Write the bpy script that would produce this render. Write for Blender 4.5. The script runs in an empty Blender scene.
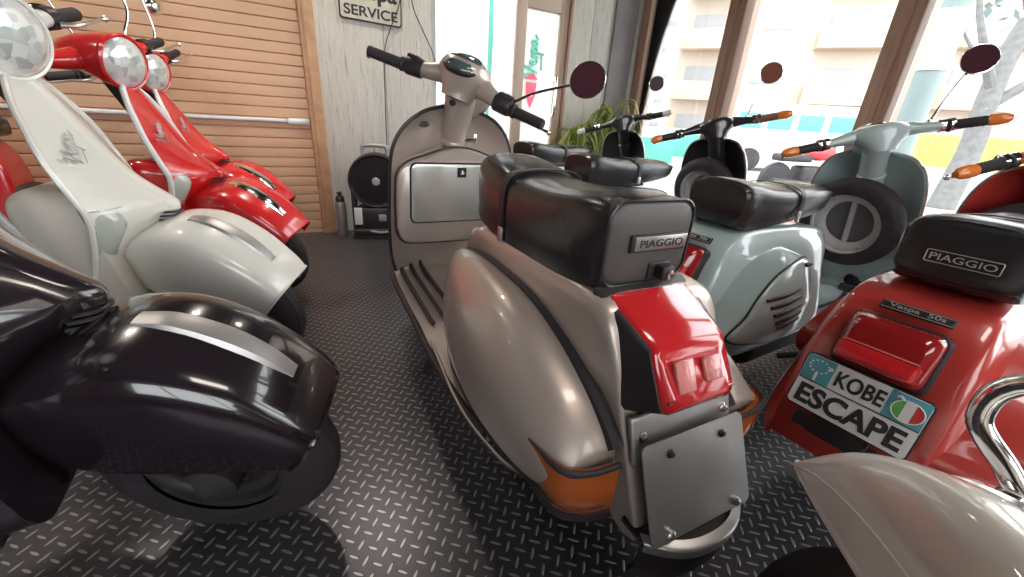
import bpy, bmesh, math, random
from math import pi, sin, cos, radians as R
from mathutils import Vector, Matrix
random.seed(7)
SC = bpy.context.scene
COL = SC.collection

# ------------------------------------------------------------------ materials
def new_mat(name):
    m = bpy.data.materials.new(name); m.use_nodes = True
    return m, m.node_tree.nodes, m.node_tree.links
def setp(b, **k):
    for n, v in k.items():
        n = n.replace('_', ' ')
        if n in b.inputs: b.inputs[n].default_value = v
def simple(name, col, rough=.4, metal=0., coat=0., spec=.5, bump=0., bscale=60., var=0., emis=None, trans=0., ior=1.45, coat_rough=.05):
    m, N, L = new_mat(name); b = N['Principled BSDF']
    setp(b, Base_Color=(*col, 1), Roughness=rough, Metallic=metal, Coat_Weight=coat, Coat_Roughness=coat_rough, Specular_IOR_Level=spec, Transmission_Weight=trans, IOR=ior)
    tc = N.new('ShaderNodeTexCoord')
    if bump or var:
        no = N.new('ShaderNodeTexNoise'); no.inputs['Scale'].default_value = bscale; no.inputs['Detail'].default_value = 4
        L.new(tc.outputs['Object'], no.inputs['Vector'])
        if bump:
            bp = N.new('ShaderNodeBump'); bp.inputs['Strength'].default_value = bump; bp.inputs['Distance'].default_value = .004
            L.new(no.outputs['Fac'], bp.inputs['Height']); L.new(bp.outputs['Normal'], b.inputs['Normal'])
        if var:
            mx = N.new('ShaderNodeMix'); mx.data_type = 'RGBA'; mx.blend_type = 'MULTIPLY'
            cr = N.new('ShaderNodeValToRGB'); cr.color_ramp.elements[0].color = (1-var, 1-var, 1-var, 1); cr.color_ramp.elements[0].position = .3; cr.color_ramp.elements[1].position = .7
            L.new(no.outputs['Fac'], cr.inputs['Fac'])
            mx.inputs[0].default_value = 1; mx.inputs[6].default_value = (*col, 1)
            L.new(cr.outputs['Color'], mx.inputs[7]); L.new(mx.outputs[2], b.inputs['Base Color'])
    if emis: setp(b, Emission_Color=(*emis[0], 1), Emission_Strength=emis[1])
    return m
def paint(name, col, metal=0., rough=.3, coat=1., flake=0.):
    m, N, L = new_mat(name); b = N['Principled BSDF']
    setp(b, Base_Color=(*col, 1), Roughness=rough, Metallic=metal, Coat_Weight=coat, Coat_Roughness=.04)
    tc = N.new('ShaderNodeTexCoord'); no = N.new('ShaderNodeTexNoise'); no.inputs['Scale'].default_value = 3.; no.inputs['Detail'].default_value = 6
    L.new(tc.outputs['Object'], no.inputs['Vector'])
    mr = N.new('ShaderNodeMapRange'); mr.inputs[3].default_value = rough-.05; mr.inputs[4].default_value = rough+.1
    L.new(no.outputs['Fac'], mr.inputs[0]); L.new(mr.outputs[0], b.inputs['Roughness'])
    return m

M = {}
M['silver'] = paint('champagne_silver_paint', (.52, .432, .385), metal=.45, rough=.36, coat=.7)
M['pale'] = paint('pale_blue_grey_paint', (.44, .55, .55), rough=.3)
M['darkp'] = paint('near_black_paint', (.022, .018, .02), rough=.3)
M['farp'] = paint('dark_green_black_paint', (.02, .022, .024), rough=.3)
M['redsf'] = paint('brick_red_paint', (.50, .045, .035), rough=.28)
M['redlx'] = paint('bright_red_paint', (.66, .018, .022), rough=.22)
M['white'] = paint('cream_white_paint', (.80, .78, .72), rough=.3)
M['black'] = paint('black_gloss_paint', (.015, .010, .014), rough=.16)
M['chrome'] = simple('chrome', (.82, .81, .80), .09, 1.)
M['satin'] = simple('satin_aluminium', (.62, .60, .58), .3, 1.)
M['steel'] = simple('brushed_grey_steel', (.50, .48, .47), .42, .8, var=.15, bscale=8)
M['door'] = simple('satin_silver_door', (.66, .645, .61), .3, .75)
M['rubber'] = simple('black_rubber', (.028, .022, .027), .62, bump=.1, bscale=150)
M['plastic'] = simple('black_plastic', (.028, .023, .027), .42)
M['under'] = simple('dark_engine_metal', (.03, .026, .028), .55)
M['seat'] = simple('black_seat_vinyl', (.028, .025, .027), .24, bump=.06, bscale=220, spec=.6)
M['seatback'] = simple('charcoal_seat_vinyl', (.085, .075, .072), .45, bump=.12, bscale=220, spec=.6)
M['redlens'] = simple('red_lens', (.62, .02, .025), .12, coat=1., spec=.7)
M['redlens2'] = simple('deep_red_lens', (.30, .012, .014), .16, coat=1.)
M['reflector'] = simple('pale_red_reflector', (.72, .22, .20), .2, coat=1., bump=.5, bscale=90)
M['amber'] = simple('amber_lens', (.46, .11, .025), .2, coat=.8)
M['amberbar'] = simple('bright_amber_lens', (.86, .24, .045), .2, coat=.8)
M['clear'] = simple('clear_lens_plastic', (.50, .53, .47), .12, coat=1., bump=.5, bscale=70)
M['mirrorbrown'] = simple('red_brown_mirror_glass', (.36, .13, .10), .15, .3)  # reddish reflection painted into the mirror's base colour
M['mirrorgrey'] = simple('grey_mirror_glass', (.15, .12, .12), .15, .3)  # grey reflection in the mirror, put in as a flat colour
M['brown'] = simple('brown_grip_rubber', (.26, .13, .085), .5)
M['mirrorg'] = simple('dark_mirror_glass', (.10, .035, .05), .12, .3)  # maroon tint stands in for the dark room the mirror reflects
M['speedo'] = simple('speedometer_glass', (.07, .10, .10), .08, coat=1.)
M['lettering'] = simple('dark_lettering', (.03, .03, .035), .5)
M['silverletter'] = simple('silver_lettering', (.65, .65, .63), .35, .6)
M['whitep'] = simple('white_plate', (.80, .80, .80), .4)
M['teal'] = simple('teal_plate', (.10, .36, .42), .4)
M['green'] = simple('flag_green', (.12, .42, .10), .5)
M['flagred'] = simple('flag_red', (.62, .05, .06), .5)
M['beige'] = simple('beige_leg_panel', (.62, .57, .50), .45)
M['rimgrey'] = simple('dull_rim_paint', (.42, .40, .40), .35, .3)
M['backing'] = simple('grey_wheel_disc', (.17, .165, .18), .45)
M['palerim'] = simple('pale_grey_rim_paint', (.58, .56, .57), .4)
M['hl'] = None

def headlight_mat():
    m, N, L = new_mat('faceted_headlight_glass'); b = N['Principled BSDF']
    tc = N.new('ShaderNodeTexCoord'); vo = N.new('ShaderNodeTexVoronoi'); vo.inputs['Scale'].default_value = 42
    mp = N.new('ShaderNodeMapping'); L.new(tc.outputs['Object'], mp.inputs['Vector']); L.new(mp.outputs['Vector'], vo.inputs['Vector'])
    cr = N.new('ShaderNodeValToRGB'); e = cr.color_ramp.elements
    e[0].color = (.52, .57, .56, 1); e[1].color = (.92, .92, .90, 1); e[0].position = .05; e[1].position = .75
    se = N.new('ShaderNodeSeparateColor'); L.new(vo.outputs['Color'], se.inputs[0]); L.new(se.outputs[0], cr.inputs['Fac'])
    L.new(cr.outputs['Color'], b.inputs['Base Color'])
    bp = N.new('ShaderNodeBump'); bp.inputs['Strength'].default_value = .25; bp.inputs['Distance'].default_value = .006
    L.new(vo.outputs['Distance'], bp.inputs['Height']); L.new(bp.outputs['Normal'], b.inputs['Normal'])
    setp(b, Metallic=.35, Roughness=.25, Coat_Weight=1., Coat_Roughness=.03)
    return m
M['hl'] = headlight_mat()

def tyre_mat():
    m, N, L = new_mat('tyre_rubber_tread'); b = N['Principled BSDF']
    setp(b, Base_Color=(.030, .024, .029, 1), Roughness=.7)
    tc = N.new('ShaderNodeTexCoord'); vo = N.new('ShaderNodeTexVoronoi'); vo.inputs['Scale'].default_value = 45
    L.new(tc.outputs['Object'], vo.inputs['Vector'])
    bp = N.new('ShaderNodeBump'); bp.inputs['Strength'].default_value = .35; bp.inputs['Distance'].default_value = .006
    L.new(vo.outputs['Distance'], bp.inputs['Height']); L.new(bp.outputs['Normal'], b.inputs['Normal'])
    return m
M['tyre'] = tyre_mat()

def floor_mat():
    m, N, L = new_mat('black_checker_plate'); b = N['Principled BSDF']
    tc = N.new('ShaderNodeTexCoord'); mp = N.new('ShaderNodeMapping')
    mp.inputs['Rotation'].default_value = (0, 0, R(FLOOR_ROT)); mp.inputs['Scale'].default_value = (1/.029,)*3
    L.new(tc.outputs['Object'], mp.inputs['Vector'])
    sx = N.new('ShaderNodeSeparateXYZ'); L.new(mp.outputs['Vector'], sx.inputs[0])
    def mth(op, a, bb=None, c=None):
        n = N.new('ShaderNodeMath'); n.operation = op
        for i, v in enumerate((a, bb, c)):
            if v is None: continue
            if isinstance(v, (int, float)): n.inputs[i].default_value = v
            else: L.new(v, n.inputs[i])
        return n.outputs[0]
    X, Y = sx.outputs[0], sx.outputs[1]
    fx = mth('FLOOR', X); fy = mth('FLOOR', Y)
    lx = mth('SUBTRACT', mth('SUBTRACT', X, fx), .5); ly = mth('SUBTRACT', mth('SUBTRACT', Y, fy), .5)
    par = mth('MODULO', mth('ABSOLUTE', mth('ADD', fx, fy)), 2.)
    def mask(p, q):
        a = mth('POWER', mth('DIVIDE', mth('ABSOLUTE', p), .50), 2.)
        c = mth('POWER', mth('DIVIDE', mth('ABSOLUTE', q), .115), 2.)
        return mth('MAXIMUM', mth('SUBTRACT', 1., mth('ADD', a, c)), 0.)
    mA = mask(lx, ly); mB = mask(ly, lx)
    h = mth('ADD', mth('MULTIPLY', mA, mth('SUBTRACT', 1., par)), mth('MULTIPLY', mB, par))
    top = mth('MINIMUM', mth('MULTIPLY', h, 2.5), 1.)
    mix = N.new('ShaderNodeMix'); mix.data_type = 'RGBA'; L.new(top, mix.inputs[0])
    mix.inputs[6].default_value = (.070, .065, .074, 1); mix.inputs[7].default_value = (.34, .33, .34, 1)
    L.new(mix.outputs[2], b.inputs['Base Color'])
    no = N.new('ShaderNodeTexNoise'); no.inputs['Scale'].default_value = 2.2; no.inputs['Detail'].default_value = 5; L.new(tc.outputs['Object'], no.inputs['Vector'])
    mr = N.new('ShaderNodeMapRange'); mr.inputs[3].default_value = .26; mr.inputs[4].default_value = .42; L.new(no.outputs['Fac'], mr.inputs[0])
    L.new(mr.outputs[0], b.inputs['Roughness'])
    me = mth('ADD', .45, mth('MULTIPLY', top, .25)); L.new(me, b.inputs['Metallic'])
    bp = N.new('ShaderNodeBump'); bp.inputs['Strength'].default_value = .9; bp.inputs['Distance'].default_value = .004
    L.new(top, bp.inputs['Height']); L.new(bp.outputs['Normal'], b.inputs['Normal'])
    return m
FLOOR_ROT = 12.
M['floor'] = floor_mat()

def wood_mat(name, light, dark, crack, rough=.7, scale=(22, 22, 1.1)):
    m, N, L = new_mat(name); b = N['Principled BSDF']; setp(b, Roughness=rough)
    tc = N.new('ShaderNodeTexCoord'); mp = N.new('ShaderNodeMapping'); mp.inputs['Scale'].default_value = scale
    L.new(tc.outputs['Object'], mp.inputs['Vector'])
    n1 = N.new('ShaderNodeTexNoise'); n1.inputs['Scale'].default_value = 5; n1.inputs['Detail'].default_value = 9; n1.inputs['Roughness'].default_value = .7
    n1.inputs['Distortion'].default_value = .6
    L.new(mp.outputs['Vector'], n1.inputs['Vector'])
    cr = N.new('ShaderNodeValToRGB'); e = cr.color_ramp.elements
    e[0].position = .30; e[0].color = (*crack, 1); e[1].position = .68; e[1].color = (*light, 1)
    k = e.new(.42); k.color = (*dark, 1)
    L.new(n1.outputs['Fac'], cr.inputs['Fac']); L.new(cr.outputs['Color'], b.inputs['Base Color'])
    bp = N.new('ShaderNodeBump'); bp.inputs['Strength'].default_value = .4; bp.inputs['Distance'].default_value = .004
    L.new(n1.outputs['Fac'], bp.inputs['Height']); L.new(bp.outputs['Normal'], b.inputs['Normal'])
    return m
M['wood'] = wood_mat('weathered_grey_wood', (.73, .70, .635), (.60, .57, .51), (.19, .18, .165))
M['tan'] = simple('tan_wood', (.62, .36, .20), .5, var=.25, bscale=14)
M['post'] = wood_mat('brown_window_post', (.44, .27, .19), (.34, .20, .14), (.18, .10, .08), .5, (12, 12, .6))
M['pillar'] = simple('grey_purple_pillar', (.30, .27, .28), .6, var=.2, bscale=5)
M['shutter'] = simple('tan_roller_shutter', (.72, .46, .29), .45, var=.12, bscale=2)
M['ceil'] = simple('dark_ceiling', (.05, .045, .045), .8)
M['backwall'] = simple('dark_back_wall', (.16, .13, .12), .8)
M['beigeframe'] = simple('beige_door_frame', (.60, .47, .38), .5)
M['alu'] = simple('pale_aluminium_frame', (.62, .62, .60), .35, .5)
M['outground'] = simple('pale_outdoor_concrete', (.40, .40, .39), .8, var=.15, bscale=1)
M['bldA'] = simple('white_render_wall', (0.49, 0.48, 0.46), .85)
M['bldB'] = simple('cream_apartment_wall', (0.53, 0.45, 0.38), .85)
M['bldC'] = simple('orange_cream_balcony', (0.57, 0.44, 0.33), .85)
M['winout'] = simple('dull_outdoor_window', (.30, .31, .32), .3)
M['tealout'] = simple('teal_green_panel', (.10, .40, .32), .6)
M['yellow'] = simple('yellow_site_panel', (.58, .42, .10), .6)
M['bark'] = simple('grey_bark', (.20, .20, .20), .9, bump=.4, bscale=12, var=.3)
M['pole'] = simple('teal_grey_pole', (.20, .26, .26), .6)
M['leaf'] = simple('yellow_green_leaf', (.34, .42, .08), .55, var=.45, bscale=9)
M['vanw'] = simple('white_van_paint', (.56, .56, .55), .3, coat=.5)
M['signw'] = simple('worn_cream_sign', (.70, .64, .54), .6, var=.2, bscale=14)
M['cap'] = simple('grey_can_paint', (.33, .30, .30), .35, .4)
M['fabric'] = simple('white_banner_cloth', (.6, .6, .59), .8)
M['pinkred'] = simple('red_banner_print', (.75, .08, .14), .7)
M['terracotta'] = simple('dark_planter', (.07, .06, .06), .6)
def glass_mat():
    m, N, L = new_mat('clear_window_glass'); out = N['Material Output']; N.remove(N['Principled BSDF'])
    t = N.new('ShaderNodeBsdfTransparent'); t.inputs[0].default_value = (.97, .98, .98, 1)
    g = N.new('ShaderNodeBsdfGlossy'); g.inputs['Roughness'].default_value = .02
    fr = N.new('ShaderNodeFresnel'); fr.inputs[0].default_value = 1.4
    mx = N.new('ShaderNodeMixShader'); L.new(fr.outputs[0], mx.inputs[0]); L.new(t.outputs[0], mx.inputs[1]); L.new(g.outputs[0], mx.inputs[2])
    L.new(mx.outputs[0], out.inputs[0]); return m
M['glass'] = glass_mat()
M['panel'] = simple('panel_diffuser', (1, .95, .88), .5, emis=((1, .93, .84), 3.))
M['lamp'] = simple('warm_lamp_glass', (1, .9, .75), .4, emis=((1, .88, .72), 14.))

# ------------------------------------------------------------------ mesh helpers
V = Vector
def cr1(pts, n, closed=False):
    """Catmull-Rom through points (tuples of any length)"""
    pts = [tuple(p) for p in pts]; N_ = len(pts); out = []
    segs = N_ if closed else N_-1
    for i in range(segs):
        if closed: p0, p1, p2, p3 = (pts[(i+k-1) % N_] for k in range(4))
        else:
            p1, p2 = pts[i], pts[i+1]
            p0 = pts[i-1] if i else tuple(2*a-b for a, b in zip(p1, p2))
            p3 = pts[i+2] if i+2 < N_ else tuple(2*b-a for a, b in zip(p1, p2))
        for k in range(n):
            t = k/n
            out.append(tuple(.5*(2*b+(c-a)*t+(2*a-5*b+4*c-d)*t*t+(3*b-a-3*c+d)*t**3) for a, b, c, d in zip(p0, p1, p2, p3)))
    if not closed: out.append(pts[-1])
    return out
def smooth_rings(rings, n):
    cols = [cr1([r[j] for r in rings], n) for j in range(len(rings[0]))]
    return [[c[i] for c in cols] for i in range(len(cols[0]))]
class MB:
    def __init__(s): s.v = []; s.f = []; s.m = Matrix.Identity(4)
    def add(s, vs, fs):
        b = len(s.v); s.v += [s.m @ V(p) for p in vs]; s.f += [tuple(i+b for i in f) for f in fs]; return s
    def loft(s, rings, closed=True, caps=(True, True), n=1):
        if n > 1: rings = smooth_rings(rings, n)
        k = len(rings[0]); vs = [p for r in rings for p in r]; fs = []
        for i in range(len(rings)-1):
            for j in range(k if closed else k-1):
                a, b = i*k+j, i*k+(j+1) % k
                fs.append((a, b, b+k, a+k))
        if closed and caps[0]: fs.append(tuple(range(k-1, -1, -1)))
        if closed and caps[1]: fs.append(tuple(range((len(rings)-1)*k, len(rings)*k)))
        return s.add(vs, fs)
    def sheet(s, rows, th, n=1, m=1):
        """thick sheet from a grid; rows of points, thickness offset along grid normal"""
        if n > 1: rows = smooth_rings(rows, n)
        if m > 1: rows = [cr1(r, m) for r in rows]
        H, W = len(rows), len(rows[0]); P = [[V(p) for p in r] for r in rows]
        back = []
        for i in range(H):
            br = []
            for j in range(W):
                du = P[min(i+1, H-1)][j]-P[max(i-1, 0)][j]; dv = P[i][min(j+1, W-1)]-P[i][max(j-1, 0)]
                nn = du.cross(dv)
                if nn.length < 1e-9: nn = V((1, 0, 0))
                br.append(P[i][j]+nn.normalized()*th)
            back.append(br)
        vs = [p for r in P for p in r]+[p for r in back for p in r]; o = H*W; fs = []
        for i in range(H-1):
            for j in range(W-1):
                a = i*W+j; fs += [(a, a+1, a+W+1, a+W), (o+a, o+a+W, o+a+W+1, o+a+1)]
        for i in range(H-1):
            for j in (0, W-1):
                a = i*W+j; q = (a, a+W, o+a+W, o+a); fs.append(q if j == 0 else q[::-1])
        for j in range(W-1):
            for i in (0, H-1):
                a = i*W+j; q = (a, a+1, o+a+1, o+a); fs.append(q[::-1] if i == 0 else q)
        return s.add(vs, fs)
    def tube(s, path, r, n=12, sm=1, flat=1., closed=False):
        rs = r if isinstance(r, (list, tuple)) else [r]*len(path)
        if sm > 1:
            q = cr1([(*p, a) for p, a in zip(path, rs)], sm, closed); path = [x[:3] for x in q]; rs = [x[3] for x in q]
        P = [V(p) for p in path]; k = len(P)
        T = []
        for i in range(k):
            if closed: t = P[(i+1) % k]-P[i-1]
            else: t = P[min(i+1, k-1)]-P[max(i-1, 0)]
            T.append(t.normalized())
        ref = V((0, 0, 1)) if abs(T[0].z) < .9 else V((0, 1, 0))
        nrm = (ref-T[0]*ref.dot(T[0])).normalized(); rings = []
        for i in range(k):
            nrm = (nrm-T[i]*nrm.dot(T[i])).normalized(); bn = T[i].cross(nrm)
            rings.append([P[i]+(nrm*cos(2*pi*j/n)*flat+bn*sin(2*pi*j/n))*rs[i] for j in range(n)])
        if closed: rings.append(rings[0]); return s.loft(rings, caps=(False, False))
        return s.loft(rings)
    def lathe(s, prof, org, axis, n=32, caps=(True, True)):
        """prof: list of (radius, height along axis)"""
        a = V(axis).normalized(); ref = V((0, 0, 1)) if abs(a.z) < .9 else V((1, 0, 0))
        u = (ref-a*ref.dot(a)).normalized(); w = a.cross(u); o = V(org)
        rings = [[o+a*h+(u*cos(2*pi*j/n)+w*sin(2*pi*j/n))*max(r, 1e-4) for j in range(n)] for r, h in prof]
        return s.loft(rings, caps=caps)
    def box(s, c, size, bevel=0., rot=None, seg=3):
        bm = bmesh.new(); bmesh.ops.create_cube(bm, size=1)
        for v in bm.verts: v.co = V((v.co.x*size[0], v.co.y*size[1], v.co.z*size[2]))
        if bevel: bmesh.ops.bevel(bm, geom=list(bm.edges), offset=bevel, segments=seg, affect='EDGES', profile=.5)
        m = Matrix.Translation(V(c))
        if rot is not None: m = m @ rot.to_4x4()
        bm.verts.ensure_lookup_table(); bm.verts.index_update()
        vs = [m @ v.co for v in bm.verts]; fs = [tuple(v.index for v in f.verts) for f in bm.faces]; bm.free()
        return s.add(vs, fs)
    def plate(s, outline, dirn, th, bevel=.0):
        """extrude a planar outline (3-D pts) along dirn with an optional bevelled front"""
        d = V(dirn).normalized(); c = sum((V(p) for p in outline), V())/len(outline)
        rings = [list(map(V, outline))]
        if bevel:
            rings.append([V(p)+d*(th-bevel) for p in outline]); rings.append([c+(V(p)-c)*(1-bevel/max((V(p)-c).length, 1e-4))+d*th for p in outline])
        else: rings.append([V(p)+d*th for p in outline])
        return s.loft(rings)
    def build(s, name, mat, parent=None, sharp=38):
        me = bpy.data.meshes.new(name); me.from_pydata([tuple(v) for v in s.v], [], s.f)
        bm = bmesh.new(); bm.from_mesh(me); bmesh.ops.recalc_face_normals(bm, faces=bm.faces); bm.to_mesh(me); bm.free()
        for p in me.polygons: p.use_smooth = True
        me.set_sharp_from_angle(angle=R(sharp)); me.materials.append(mat)
        o = bpy.data.objects.new(name, me); COL.objects.link(o)
        if parent is not None: o.parent = parent
        return o
def ell(c, u, v, a, b, n=24, e=1.):
    c, u, v = V(c), V(u), V(v); out = []
    for j in range(n):
        t = 2*pi*j/n; x, y = cos(t), sin(t)
        out.append(c+u*(a*math.copysign(abs(x)**e, x))+v*(b*math.copysign(abs(y)**e, y)))
    return out
def rrect(c, u, v, a, b, r, k=5):
    """rounded rectangle, half sizes a, b"""
    c, u, v = V(c), V(u), V(v); out = []
    for sx, sy, t0 in ((1, 1, 0), (-1, 1, 90), (-1, -1, 180), (1, -1, 270)):
        for i in range(k+1):
            t = R(t0+90*i/k); out.append(c+u*(sx*(a-r)+r*cos(t))+v*(sy*(b-r)+r*sin(t)))
    return out
def frame(o, x, y):
    x = V(x).normalized(); y = V(y); y = (y-x*y.dot(x)).normalized(); z = x.cross(y)
    m = Matrix((x, y, z)).transposed().to_4x4(); m.translation = V(o); return m
def text(name, s, mat, parent, F, w=None, h=None, depth=.0012, bold=0., pre=None):
    """lettering centred in the frame F (x right, y up, z out), fitted to width w and height h"""
    cu = bpy.data.curves.new(name, 'FONT'); cu.body = s; cu.size = 1; cu.extrude = .5; cu.offset = bold; cu.align_x = 'CENTER'; cu.align_y = 'CENTER'
    t = bpy.data.objects.new(name, cu); COL.objects.link(t)
    bpy.context.view_layer.update(); dg = bpy.context.evaluated_depsgraph_get()
    me = bpy.data.meshes.new_from_object(t.evaluated_get(dg)); bpy.data.objects.remove(t)
    xs = [v.co.x for v in me.vertices]; ys = [v.co.y for v in me.vertices]
    cx, cy = (min(xs)+max(xs))/2, (min(ys)+max(ys))/2; kx = w/(max(xs)-min(xs)) if w else None; ky = h/(max(ys)-min(ys)) if h else None
    kx = kx or ky; ky = ky or kx
    for v in me.vertices:
        p = F @ V(((v.co.x-cx)*kx, (v.co.y-cy)*ky, (v.co.z+.5)*depth))
        v.co = pre @ p if pre is not None else p
    me.materials.clear(); me.materials.append(mat)
    o = bpy.data.objects.new(name, me); COL.objects.link(o)
    if parent is not None: o.parent = parent
    return o
def script_text(name, mat, parent, F, w, r=.0016, pre=None):
    """flowing handwritten word in the frame F: five joined letters under a rising underline"""
    P = [(0, .80), (.03, .98), (.07, .9), (.10, .45), (.125, .05), (.17, .35), (.235, .85), (.27, 1.0), (.25, .80), (.27, .45), (.33, .32), (.40, .48), (.37, .60), (.325, .42), (.35, .15), (.42, .15),
         (.49, .42), (.505, .56), (.515, .35), (.50, .12), (.45, .12), (.53, .22), (.59, .52), (.60, .56), (.59, .2), (.575, -.32), (.59, .1), (.63, .48), (.69, .50), (.70, .28), (.64, .14), (.71, .18), (.79, .45),
         (.83, .55), (.77, .48), (.75, .25), (.79, .13), (.84, .30), (.86, .52), (.86, .25), (.89, .13), (1, .32)]
    mb = MB(); h = w*.46
    q = [F @ V(((x-.5)*w, (y-.4)*h, .001)) for x, y in P]
    mb.tube(q, r, 6, 3); mb.tube([F @ V(((x-.5)*w, (y-.4)*h, .001)) for x, y in ((.20, -.22), (.4, -.20), (.54, -.16))], r*.8, 6, 4)
    if pre is not None: mb.v = [pre @ v for v in mb.v]
    return mb.build(name, mat, parent)

def tag(o, label=None, cat=None, group=None, kind=None):
    if label: o['label'] = label
    if cat: o['category'] = cat
    if group: o['group'] = group
    if kind: o['kind'] = kind
    return o
def thing(name, loc, yaw, label, cat, group=None):
    o = bpy.data.objects.new(name, None); COL.objects.link(o); o.location = loc; o.rotation_euler = (0, 0, R(yaw)); o.empty_display_size = .1
    return tag(o, label, cat, group)
def steer_m(A, rake, deg):
    ax = V((-sin(rake), 0, cos(rake)))
    return Matrix.Translation(V(A)) @ Matrix.Rotation(R(deg), 4, ax) @ Matrix.Translation(-V(A))

BODY = [(0, 0), (.5, 0), (.88, .012), (1.0, .06), ('b', .16, .16), ('b', .45, .42), ('b', .85, .75), ('b', 1.0, .94), ('b', .97, 1.0)]
FEND = [(0, 0), (.30, .006), (.60, .035), (.82, .12), (.95, .30), (1., .60), (.98, 1.0)]
def shell(stations, prof, n=5, m=4):
    """stations: (Qx,Qz,w,Bx,Bz,W) from front to rear; a skin hanging from a centre line Q down to a lower edge B"""
    rings = []
    for Qx, Qz, w, Bx, Bz, W in stations:
        half = []
        for p in prof:
            if p[0] == 'b': y = w+(W-w)*p[1]; d = p[2]
            else: y = (w if prof is BODY else W)*p[0]; d = p[1]
            half.append((Qx+(Bx-Qx)*d, y, Qz+(Bz-Qz)*d))
        ring = [(x, -y, z) for x, y, z in half[::-1]]+half[1:]
        rings.append(cr1(ring, m))
    return smooth_rings(rings, n)

# ------------------------------------------------------------------ scooter sub-assemblies
def wheel(parent, c, rad, w, mat_rim, S=None, rim_label=None, spoke=True, name='wheel', axis=(0, 1, 0), n=40):
    mb = MB()
    if S is not None: mb.m = S
    rr = rad*.56
    mb.lathe([(rr*.60, 0), (rr*.62, -w*.10), (rr*.70, -w*.22), (rr*.86, -w*.25), (rr*.90, -w*.40), (rr*1.0, -w*.42), (rr*1.03, -w*.36), (rr*.95, -w*.30), (rr*.95, w*.30), (rr*1.03, w*.36), (rr*1.0, w*.42), (rr*.90, w*.40), (rr*.86, w*.25), (rr*.70, w*.22), (rr*.62, w*.10), (rr*.60, 0)], c, axis, n, caps=(False, False))
    mb.lathe([(.0, -w*.34), (rr*.24, -w*.34), (rr*.30, -w*.24), (rr*.64, -w*.14), (rr*.64, w*.14), (rr*.30, w*.24), (rr*.24, w*.34), (.0, w*.34)], c, axis, n)
    a = V(axis).normalized(); ref = V((0, 0, 1)) if abs(a.z) < .9 else V((1, 0, 0)); u = (ref-a*ref.dot(a)).normalized(); q = a.cross(u)
    for k in range(5):
        t = 2*pi*k/5
        for sd in (-1, 1):
            p = V(c)+(u*cos(t)+q*sin(t))*rr*.5
            mb.lathe([(.008, 0), (.008, .012), (.005, .016)], p+a*sd*w*.18, a*sd, 8)
    wh = mb.build(name, mat_rim, parent)
    mb = MB()
    if S is not None: mb.m = S
    prof = []
    for k in range(17):
        t = pi*(k/16)
        x = -cos(t)*w*.5; r_ = rr*.98+(rad-rr*.98)*(sin(t)**.55)
        prof.append((r_, x))
        if 5 <= k <= 10: prof += [(r_-.005 if k % 2 else r_, x+w*.012)]
    mb.lathe(prof, c, axis, n, caps=(False, False))
    mb.build('tyre', M['tyre'], wh)
    return wh
def grip_set(parent, S, side, x, z, y0, y1, gl, lever_mat, bar_end=None, lever=True, drop=0., gripmat=None):
    """hand grip, its clutch/brake lever and bar-end lamp on one side (+1 left, -1 right)"""
    gm = gripmat or M['rubber']
    mb = MB(); mb.m = S
    P0 = V((x, side*y0, z)); P1 = V((x-.035, side*y1, z-drop)); d = (P1-P0).normalized()
    pr = [(.0215, 0), (.024, .004), (.024, .012), (.0185, .016)]+[(.0185-(.0012 if i % 2 else 0), .02+i*.006) for i in range(int(((P1-P0).length-.03)/.006))]+[(.0185, (P1-P0).length-.008), (.016, (P1-P0).length)]
    mb.lathe(pr, P0, d, 16); g = mb.build('grip', gm, parent)
    if bar_end:
        mb = MB(); mb.m = S
        mb.lathe([(.017, 0), (.021, .004), (.021, .03), (.018, .048), (.011, .06), (0, .063)], P1, d, 16); mb.build('bar_end_indicator', bar_end, parent)
    if lever:
        mb = MB(); mb.m = S
        a = P0-d*.03+V((.03, 0, -.012))
        mb.tube([a, P0+d*.01+V((.058, 0, -.014)), P0+d*.06+V((.062, 0, -.012)), P0+d*(gl-.03)+V((.052, 0, -.012)), P0+d*gl+V((.056, 0, -.012))], [.009, .008, .0062, .006, .0075], 10, 4, flat=.8)
        mb.lathe([(.0, -.009), (.007, -.006), (.0095, 0), (.007, .006), (0, .009)], P0+d*gl+V((.056, 0, -.012)), d, 10)
        mb.build('brake_lever', lever_mat, parent)
    return g
def round_mirror(parent, S, base, top, rad, face, stem_mat, glass, back):
    b, t = V(base), V(top); mid = b.lerp(t, .35)+V((0, 0, .012))
    f = V(face).normalized(); c = t+f*.004
    mb = MB(); mb.m = S
    mb.lathe([(rad*.98, 0), (rad, -.004), (rad*.93, -.010), (rad*.6, -.020), (0, -.024)], c, f, 32); h = mb.build('mirror', back, parent)
    mb = MB(); mb.m = S
    mb.tube([b, mid, t-f*.012], [.005, .0045, .004], 8, 6); mb.lathe([(.009, -.012), (.009, .012)], b, (0, 0, 1), 10); mb.build('mirror_stem', stem_mat, h)
    mb = MB(); mb.m = S
    mb.lathe([(0, .0012), (rad*.95, .001), (rad*.97, -.001)], c, f, 32); mb.build('mirror_glass', glass, h)
    mb = MB(); mb.m = S
    u = (V((0, 0, 1))-f*f.z).normalized(); q = f.cross(u)
    mb.tube([c+(u*cos(2*pi*k/32)+q*sin(2*pi*k/32))*rad*.98 for k in range(32)], .0022, 6, closed=True); mb.build('mirror_rim', M['chrome'], h)
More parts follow.
